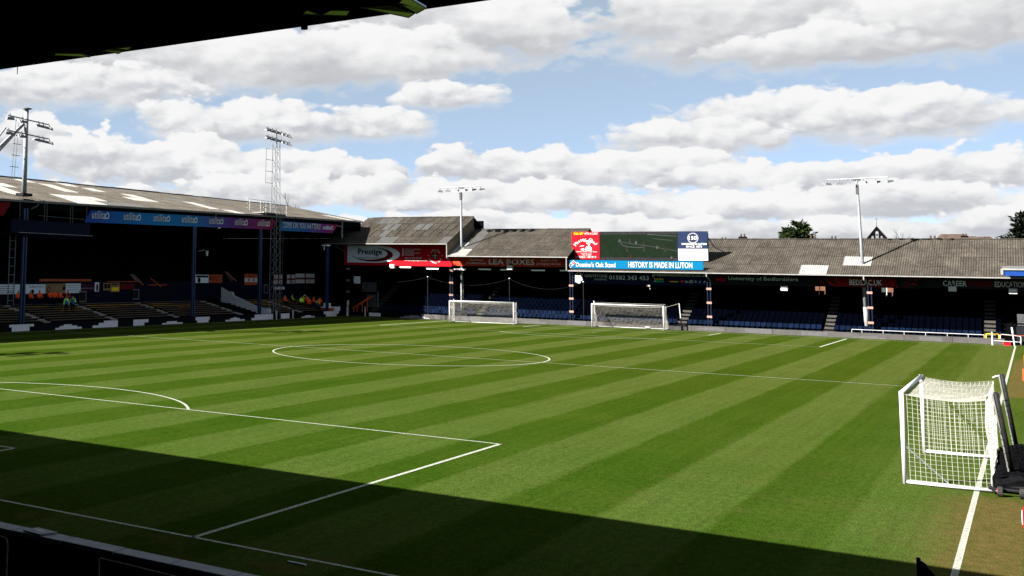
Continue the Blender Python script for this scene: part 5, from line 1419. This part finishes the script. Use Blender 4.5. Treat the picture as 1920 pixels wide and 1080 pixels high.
# ------------------------------------------------------------------ people
def skin_mesh(name, verts, edges, radii, sub=1):
    me = bpy.data.meshes.new(name); me.from_pydata(verts, edges, []); ob = bpy.data.objects.new(name, me); COL.objects.link(ob)
    mo = ob.modifiers.new('skin', 'SKIN'); mo.use_smooth_shade = True
    for i, r in enumerate(radii): me.skin_vertices[0].data[i].radius = (r[0], r[1]) if isinstance(r, tuple) else (r, r)
    me.skin_vertices[0].data[0].use_root = True
    sm = ob.modifiers.new('sub', 'SUBSURF'); sm.levels = sub; sm.render_levels = sub
    dg = bpy.context.evaluated_depsgraph_get()
    out = bpy.data.meshes.new_from_object(ob.evaluated_get(dg)); out.name = name
    bpy.data.objects.remove(ob); bpy.data.meshes.remove(me)
    return out
def figure(pose):
    """joints of a person facing +X; returns verts, edges, radii, tags"""
    sit = pose.startswith('sit')
    pz = .52 if sit else .95
    lean = .06 if sit else 0
    V_ = {}
    V_['pelvis'] = (0, 0, pz); V_['waist'] = (.01, 0, pz + .2); V_['chest'] = (lean, 0, pz + .42); V_['neck'] = (lean + .01, 0, pz + .58); V_['head'] = (lean + .04, 0, pz + .69); V_['crown'] = (lean + .03, 0, pz + .80)
    for s, n in ((1, 'l'), (-1, 'r')):
        V_['sh' + n] = (lean, s * .18, pz + .5)
        if sit:
            V_['el' + n] = (lean + .08, s * .26, pz + .22); V_['wr' + n] = (lean + .32, s * .12, pz + .16); V_['ha' + n] = (lean + .39, s * .09, pz + .15)
            V_['hip' + n] = (.04, s * .1, pz); V_['kn' + n] = (.46, s * .13, pz - .02); V_['an' + n] = (.44, s * .12, .09); V_['to' + n] = (.6, s * .13, .04)
        elif pose == 'stand_fold':
            V_['el' + n] = (.06, s * .25, pz + .22); V_['wr' + n] = (.25, s * .06, pz + .26); V_['ha' + n] = (.28, -s * .03, pz + .28)
            V_['hip' + n] = (0, s * .1, pz - .04); V_['kn' + n] = (.02, s * .11, .5); V_['an' + n] = (0, s * .12, .09); V_['to' + n] = (.16, s * .14, .04)
        else:
            V_['el' + n] = (-.02, s * .25, pz + .2); V_['wr' + n] = (.08, s * .24, pz - .02); V_['ha' + n] = (.12, s * .23, pz - .11)
            V_['hip' + n] = (0, s * .1, pz - .04); V_['kn' + n] = (.02, s * .11, .5); V_['an' + n] = (0, s * .12, .09); V_['to' + n] = (.16, s * .14, .04)
    return V_
RAD = dict(pelvis=(.15, .12), waist=(.14, .11), chest=(.17, .12), neck=.058, head=(.092, .108), crown=(.075, .088), sh=.07, el=.047, wr=.034, ha=(.04, .025), hip=.09, kn=.06, an=.042, to=.038)
ED = [('pelvis', 'waist'), ('waist', 'chest'), ('chest', 'neck'), ('neck', 'head'), ('head', 'crown')] + [e for n in 'lr' for e in (('chest', 'sh' + n), ('sh' + n, 'el' + n), ('el' + n, 'wr' + n), ('wr' + n, 'ha' + n), ('pelvis', 'hip' + n), ('hip' + n, 'kn' + n), ('kn' + n, 'an' + n), ('an' + n, 'to' + n))]
def rad(k): return RAD[k] if k in RAD else RAD[k[:-1]]
def person_meshes(pose):
    V_ = figure(pose); ks = list(V_); ix = {k: i for i, k in enumerate(ks)}
    body = skin_mesh('body', [V_[k] for k in ks], [(ix[a], ix[b]) for a, b in ED], [rad(k) for k in ks])
    body.materials.append(M['trousers']); body.materials.append(M['skin'])
    hz = V_['neck'][2] - .02
    for p in body.polygons:
        c = p.center; hand = min((Vector(V_['wr' + n]) - c).length for n in 'lr') < .1 and min((Vector(V_['ha' + n]) - c).length for n in 'lr') < .09
        p.material_index = 1 if c.z > hz or hand else 0
    jk = [k for k in ks if k in ('pelvis', 'waist', 'chest') or k[:2] in ('sh', 'el', 'wr')]
    jx = {k: i for i, k in enumerate(jk)}
    def grow(k):
        r = rad(k); r = r if isinstance(r, tuple) else (r, r); return (r[0] + .03, r[1] + .03)
    jv = [V_[k] for k in jk] + [(V_['neck'][0], 0, V_['neck'][2] - .03)]
    je = [(jx[a], jx[b]) for a, b in ED if a in jx and b in jx] + [(jx['chest'], len(jk))]
    jr = [grow(k) for k in jk] + [(.085, .085)]
    jacket = skin_mesh('jacket', jv, je, jr)
    # tabard strip bands
    jacket.materials.append(M['trousers']); jacket.materials.append(M['trousers'])
    pz = V_['pelvis'][2]
    for p in jacket.polygons:
        c = p.center
        arm = abs(c.y) > .19
        p.material_index = 1 if (not arm and c.z < V_['chest'][2] + .06) else 0
    hv = [(V_['head'][0] - .015, 0, V_['head'][2] + .045), (V_['crown'][0] - .015, 0, V_['crown'][2] + .02)]
    hair = skin_mesh('hair', hv, [(0, 1)], [(.096, .108), (.082, .092)])
    hair.materials.append(M['hair'])
    return body, jacket, hair
PM = {k: person_meshes(k) for k in ('sit', 'stand', 'stand_fold')}
jk_cache = {}
def person(pose, loc, face, top, tab, label, group, sc=1.0):
    t = thing('person', label, 'person', loc, group)
    t.rotation_euler = (0, 0, face); t.scale = (sc, sc, sc)
    b, j, hr_ = PM[pose]
    key = (pose, top, tab)
    if key not in jk_cache:
        m2 = j.copy(); m2.materials[0] = M[top]; m2.materials[1] = M[tab]; jk_cache[key] = m2
    for nm, me in (('body', b), ('jacket', jk_cache[key]), ('hair', hr_)):
        o = bpy.data.objects.new(nm, me); COL.objects.link(o); o.parent = t
    return t
def zrow(x): return tz(x) - .25
GS = 'stewards seated below the banners'
for y, lb in ((53.05, 'seated steward in orange coat alone left of the first blue column'), (54.55, 'seated steward in orange coat half hidden right beside the first blue column'), (55.75, 'seated steward in orange coat in front of the fawn banner, alone'),
        (57.15, 'seated steward in orange coat, left one of the close group of three'), (57.75, 'seated steward in orange coat, middle one of the close group of three'), (58.45, 'seated steward in orange coat, right one of the close group of three')):
    s_ = random.Random(int(y * 100))
    person('sit', (-40.35 + s_.uniform(-.05, .05), y, 1.86), R(s_.uniform(-35, 20)), 'hivis_orange', 'hivis_orange', lb, GS, s_.uniform(.96, 1.04))
person('sit', (-40.45, 59.55, 1.86), R(10), 'hivis_orange', 'trousers', 'seated steward in dark vest with orange sleeves behind the standing pair', GS)
person('stand', (-37.45, 56.35, 1.0), R(160), 'hivis_yellow', 'hivis_blue', 'standing steward in yellow coat and blue tabard, left of the pair', 'stewards standing on the benches', .98)
person('stand_fold', (-37.4, 57.15, 1.0), R(120), 'hivis_yellow', 'hivis_blue', 'standing steward in yellow coat and blue tabard, right of the pair', 'stewards standing on the benches', 1.0)
GF = 'stewards gathered on the benches near the far corner'
crowd = [(-38.4, 94.6, 'sit', 'hivis_orange', 'hivis_orange', 'seated steward in orange coat apart at the left of the far corner group'),
         (-38.9, 97.0, 'sit', 'hivis_yellow', 'trousers', 'steward with dark front and yellow sleeves, back left of the far corner group'),
         (-37.7, 97.3, 'sit', 'hivis_yellow', 'hivis_yellow', 'seated steward in full yellow coat in the middle of the far corner group'),
         (-37.0, 97.6, 'sit', 'hivis_orange', 'hivis_orange', 'steward in orange seated below the full yellow coat'),
         (-37.4, 98.45, 'sit', 'hivis_orange', 'hivis_orange', 'steward in orange left of the last blue column, front of three'),
         (-38.0, 99.0, 'sit', 'hivis_orange', 'hivis_orange', 'steward in orange seated at the back centre of the far corner group'),
         (-37.6, 99.9, 'sit', 'hivis_orange', 'hivis_orange', 'steward in orange touching the yellow coat with the dark front'),
         (-37.3, 100.9, 'sit', 'hivis_orange', 'hivis_orange', 'steward in orange at the right of the far corner group'),
         (-36.6, 99.3, 'sit', 'hivis_yellow', 'hivis_orange', 'steward with orange front and yellow sleeves in the front of the far corner group'),
         (-35.9, 98.0, 'sit', 'trousers', 'hivis_blue', 'steward in blue tabard over a dark coat, front left of the far corner group'),
         (-35.8, 100.0, 'sit', 'hivis_yellow', 'hivis_blue', 'seated steward in yellow coat and blue tabard, front right of the far corner group'),
         (-39.0, 100.1, 'sit', 'hivis_yellow', 'trousers', 'seated steward with yellow sleeves highest in the far corner group')]
for i, (x, y, ps, a, b, lb) in enumerate(crowd):
    person(ps, (x, y, zrow(x) - .1), R(random.uniform(-40, 40)), a, b, lb, GF, random.uniform(.96, 1.05))

# ------------------------------------------------------------------ beyond the far stand: houses, church gable, trees
def hip_house(x, y, w, d, ze, zr, label, wall='brick', group=None, chim=(), win=True, ridge='x'):
    t = thing('house', label, 'house', (x, y, 0), group)
    BOX('wall', M[wall], t, x - w / 2, x + w / 2, y, y + d, 0, ze)
    r = MB()
    if ridge == 'x':
        A = [(x - w / 2 - .2, y - .3, ze), (x + w / 2 + .2, y - .3, ze), (x + w / 2 + .2, y + d + .3, ze), (x - w / 2 - .2, y + d + .3, ze)]
        k = 0 if group else w * .25
        a, b = (x - w / 2 - .2 + k, y + d / 2, zr), (x + w / 2 + .2 - k, y + d / 2, zr)
        i = [r.vert(p) for p in A + [a, b]]
        for q in ((0, 1, 5, 4), (2, 3, 4, 5), (3, 0, 4), (1, 2, 5), (0, 3, 2, 1)): r.face([i[k2] for k2 in q])
    ro = r.build('roof', M['tiles'], t)
    for cx, h in chim:
        c = BOX('chimney', M['brick_dk'], ro, x + cx - .45, x + cx + .45, y + d / 2 - .35, y + d / 2 + .35, zr - .6, zr + h)
        for px_ in (-.2, .2):
            MB().tube((x + cx + px_, y + d / 2, zr + h), (x + cx + px_, y + d / 2, zr + h + .35), .12, 8, .09).build('chimney_pot', M['tiles'], c)
    if win:
        for k in (-1, 1):
            for z in (1.2, 3.8):
                f = BOX('window', M['white_paint'], t, x + k * w * .25 - .55, x + k * w * .25 + .55, y - .05, y - .003, z, z + 1.3)
                BOX('pane', M['glass_lamp'], f, x + k * w * .25 - .45, x + k * w * .25 + .45, y - .06, y - .053, z + .1, z + 1.2)
    return t
GT = 'terraced houses behind the long low roof'
kinds = [.55, .95, .6, .7, 1.0, .5, .7, .45, .75, .6, .9, .5]
for i in range(12):
    x = -15 + i * 5.2
    nm = ('only its chimney showing beside the bare twigs over the middle roof', 'hidden behind the video screen', 'behind the red end of the screen group', 'behind the middle of the video screen', 'chimney just right of the anniversary sign', 'with a tall chimney left of the round conifer', 'with two chimneys left of the round conifer', 'chimney touching the left side of the round conifer', 'low chimney just right of the round conifer', 'chimneys left of the right light pole', 'chimney left of the church gable', 'chimney right of the church gable')[i]
    hip_house(x, 133, 5.1, 8, 6.2, 9.75, 'brick terraced house, ' + nm, 'brick', GT, [(-1.4, kinds[i]), (1.5, kinds[(i * 5 + 3) % 12] * .8)])
hip_house(24.6, 190, 5.6, 5, 11.2, 12.95, 'brown hip-roofed house right of the church gable', 'brick', None, [], False)
t = hip_house(27.0, 184, 2.8, 5, 11.0, 12.4, 'small red gabled house standing before the brown hip roof', 'brick', None, [(-.6, .1)], False)
hip_house(28.6, 196, 2.6, 5, 11.9, 12.75, 'low flat-looking brown roof at the right end of the hip-roofed house', 'tiles', None, [], False)
# church bell gable, openings cut right through
ch = thing('church_gable', 'dark church bell gable with three arched openings and a thin cross spire', 'church', (13.4, 200, 0))
gw = MB(); xs_ = [12.0 + 2.75 * i / 44 for i in range(45)]
def gtop(x): return 14.4 - abs(x - 13.37) * 1.32
def arch(x, c, w, z0, z1):
    d = abs(x - c)
    if d >= w: return None
    return (z0, z1 - w + math.sqrt(max(0, w * w - d * d)))
for a, b in zip(xs_[:-1], xs_[1:]):
    c = (a + b) / 2; op = arch(c, 13.37, .27, 12.55, 13.75) or arch(c, 12.7, .17, 12.2, 12.95) or arch(c, 14.04, .17, 12.2, 12.95)
    if op:
        gw.box(a, b, 200, 200.5, 0, op[0]); gw.prism([(a, 200, op[1]), (b, 200, op[1]), (b, 200, gtop(b)), (a, 200, gtop(a))], (0, .5, 0))
    else:
        gw.prism([(a, 200, 0), (b, 200, 0), (b, 200, gtop(b)), (a, 200, gtop(a))], (0, .5, 0))
gw.build('gable_wall', M['brick_dk'], ch)
cp_ = MB(); cp_.prism([(11.9, 199.9, 12.5), (13.37, 199.9, 14.45), (14.84, 199.9, 12.5), (14.84, 199.9, 12.65), (13.37, 199.9, 14.6), (11.9, 199.9, 12.65)], (0, .7, 0)); cp_.build('coping', M['black_print'], ch)
MB().tube((13.37, 200.2, 14.4), (13.37, 200.2, 15.7), .06, 6, .03).build('spire', M['galv_dark'], ch); MB().box(13.2, 13.54, 200.15, 200.25, 15.75, 15.85).build('cross_arm', M['galv_dark'], ch); MB().tube((13.37, 200.2, 15.6), (13.37, 200.2, 16.0), .035, 4).build('cross_post', M['galv_dark'], ch)
be = MB(); be.tube((13.37, 200.25, 12.95), (13.37, 200.25, 13.2), .16, 10, .08); be.build('bell', M['black_metal'], ch); BOX('bell_beam', M['black_metal'], ch, 13.1, 13.64, 200.2, 200.3, 13.2, 13.26)

def conifer(x, y, h, r, label, m, seed, flat=0.0):
    t = thing('conifer_tree', label, 'tree', (x, y, 0), None)
    rr = random.Random(seed)
    MB().tube((x, y, 0), (x, y, h * .97), .35, 8, .04).build('trunk', M['bark'], t)
    br = MB(); cr_ = MB()
    nb = 190
    for i in range(nb):
        f = (i + rr.random()) / nb
        z = h * (.3 + .7 * f)
        prof = (1 - f) ** (.75 if not flat else .5) * (1 if not flat else (1 - .15 * f))
        L = r * (prof * rr.uniform(.7, 1.12) + .07)
        a = rr.uniform(0, 6.283)
        d = Vector((math.cos(a), math.sin(a), rr.uniform(.1, .55) if f > .5 else rr.uniform(-.1, .3)))
        p0 = Vector((x, y, z)); p1 = p0 + d * L
        br.tube(p0, p1, .04, 4, .012)
        n = int(16 + L * 15)
        for k in range(n):
            q = p0.lerp(p1, rr.uniform(.15, 1.05)) + Vector((rr.gauss(0, .14), rr.gauss(0, .14), rr.gauss(0, .12)))
            s = rr.uniform(.16, .38)
            dd = (d + Vector((rr.gauss(0, .5), rr.gauss(0, .5), rr.gauss(0, .35)))).normalized()
            sd = dd.cross(Vector((rr.gauss(0, 1), rr.gauss(0, 1), rr.gauss(0, 1)))).normalized() * s * .3
            cr_.poly([q - sd, q + dd * s * .6 - sd * .8, q + dd * s * 1.4, q + dd * s * .6 + sd * .8, q + sd])
    br.build('limb', M['bark'], t)['kind'] = 'stuff'
    cr_.build('crown', M[m], t)['kind'] = 'stuff'
    return t
conifer(8.9, 150, 13.0, 3.6, 'round-topped dark green conifer standing behind the long low roof', 'needles', 11, 1.0)
conifer(7.6, 151, 12.2, 2.6, 'smaller dark conifer leaning out left of the round-topped one', 'needles', 12, .8)
conifer(34.1, 130, 13.0, 3.3, 'tall dark conifer at the right edge behind the long low roof', 'needles_dk', 21)

def bare_tree(x, y, h, label, seed, spread=.5, lean=0.0, levels=5):
    t = thing('bare_tree', label, 'tree', (x, y, 0), 'leafless trees beyond the stands')
    rr = random.Random(seed); mb = MB(); tw = MB()
    def grow(p, d, L, r, lv):
        q = p + d * L
        (mb if lv > 2 else tw).tube(p, q, r, 5 if lv > 2 else 3, r * .68, caps=False)
        if lv == 0: return
        for _ in range(3 if lv > 1 else 4):
            nd_ = (d + Vector((rr.gauss(0, spread), rr.gauss(0, spread), rr.gauss(.1, spread * .6)))).normalized()
            grow(p.lerp(q, rr.uniform(.55, 1)), nd_, L * rr.uniform(.55, .8), r * .6, lv - 1)
    grow(Vector((x, y, 0)), Vector((lean, 0, 1)).normalized(), h * .42, h * .018, levels)
    mb.build('trunk', M['bark'], t); tw.build('crown', M['twig'], t)['kind'] = 'stuff'
bare_tree(-78.5, 160, 16.8, 'bare tree behind the far end of the main stand roof, left one', 31)
bare_tree(-74.6, 160, 16.0, 'bare tree behind the far end of the main stand roof, right one', 32)
bare_tree(-.6, 150, 10.6, 'bare twiggy treetop above the video screen', 33)
bare_tree(-6.0, 140, 10.4, 'bare twiggy treetop above the red takeaway sign', 36)
bare_tree(12.4, 155, 10.6, 'bare twiggy treetop right of the round conifer', 34)
bare_tree(18.5, 165, 11.3, 'bare sloping treetop between the church gable and the brown house', 35, lean=.05)
bare_tree(22.0, 160, 10.9, 'bare treetop just left of the brown hip-roofed house', 37)
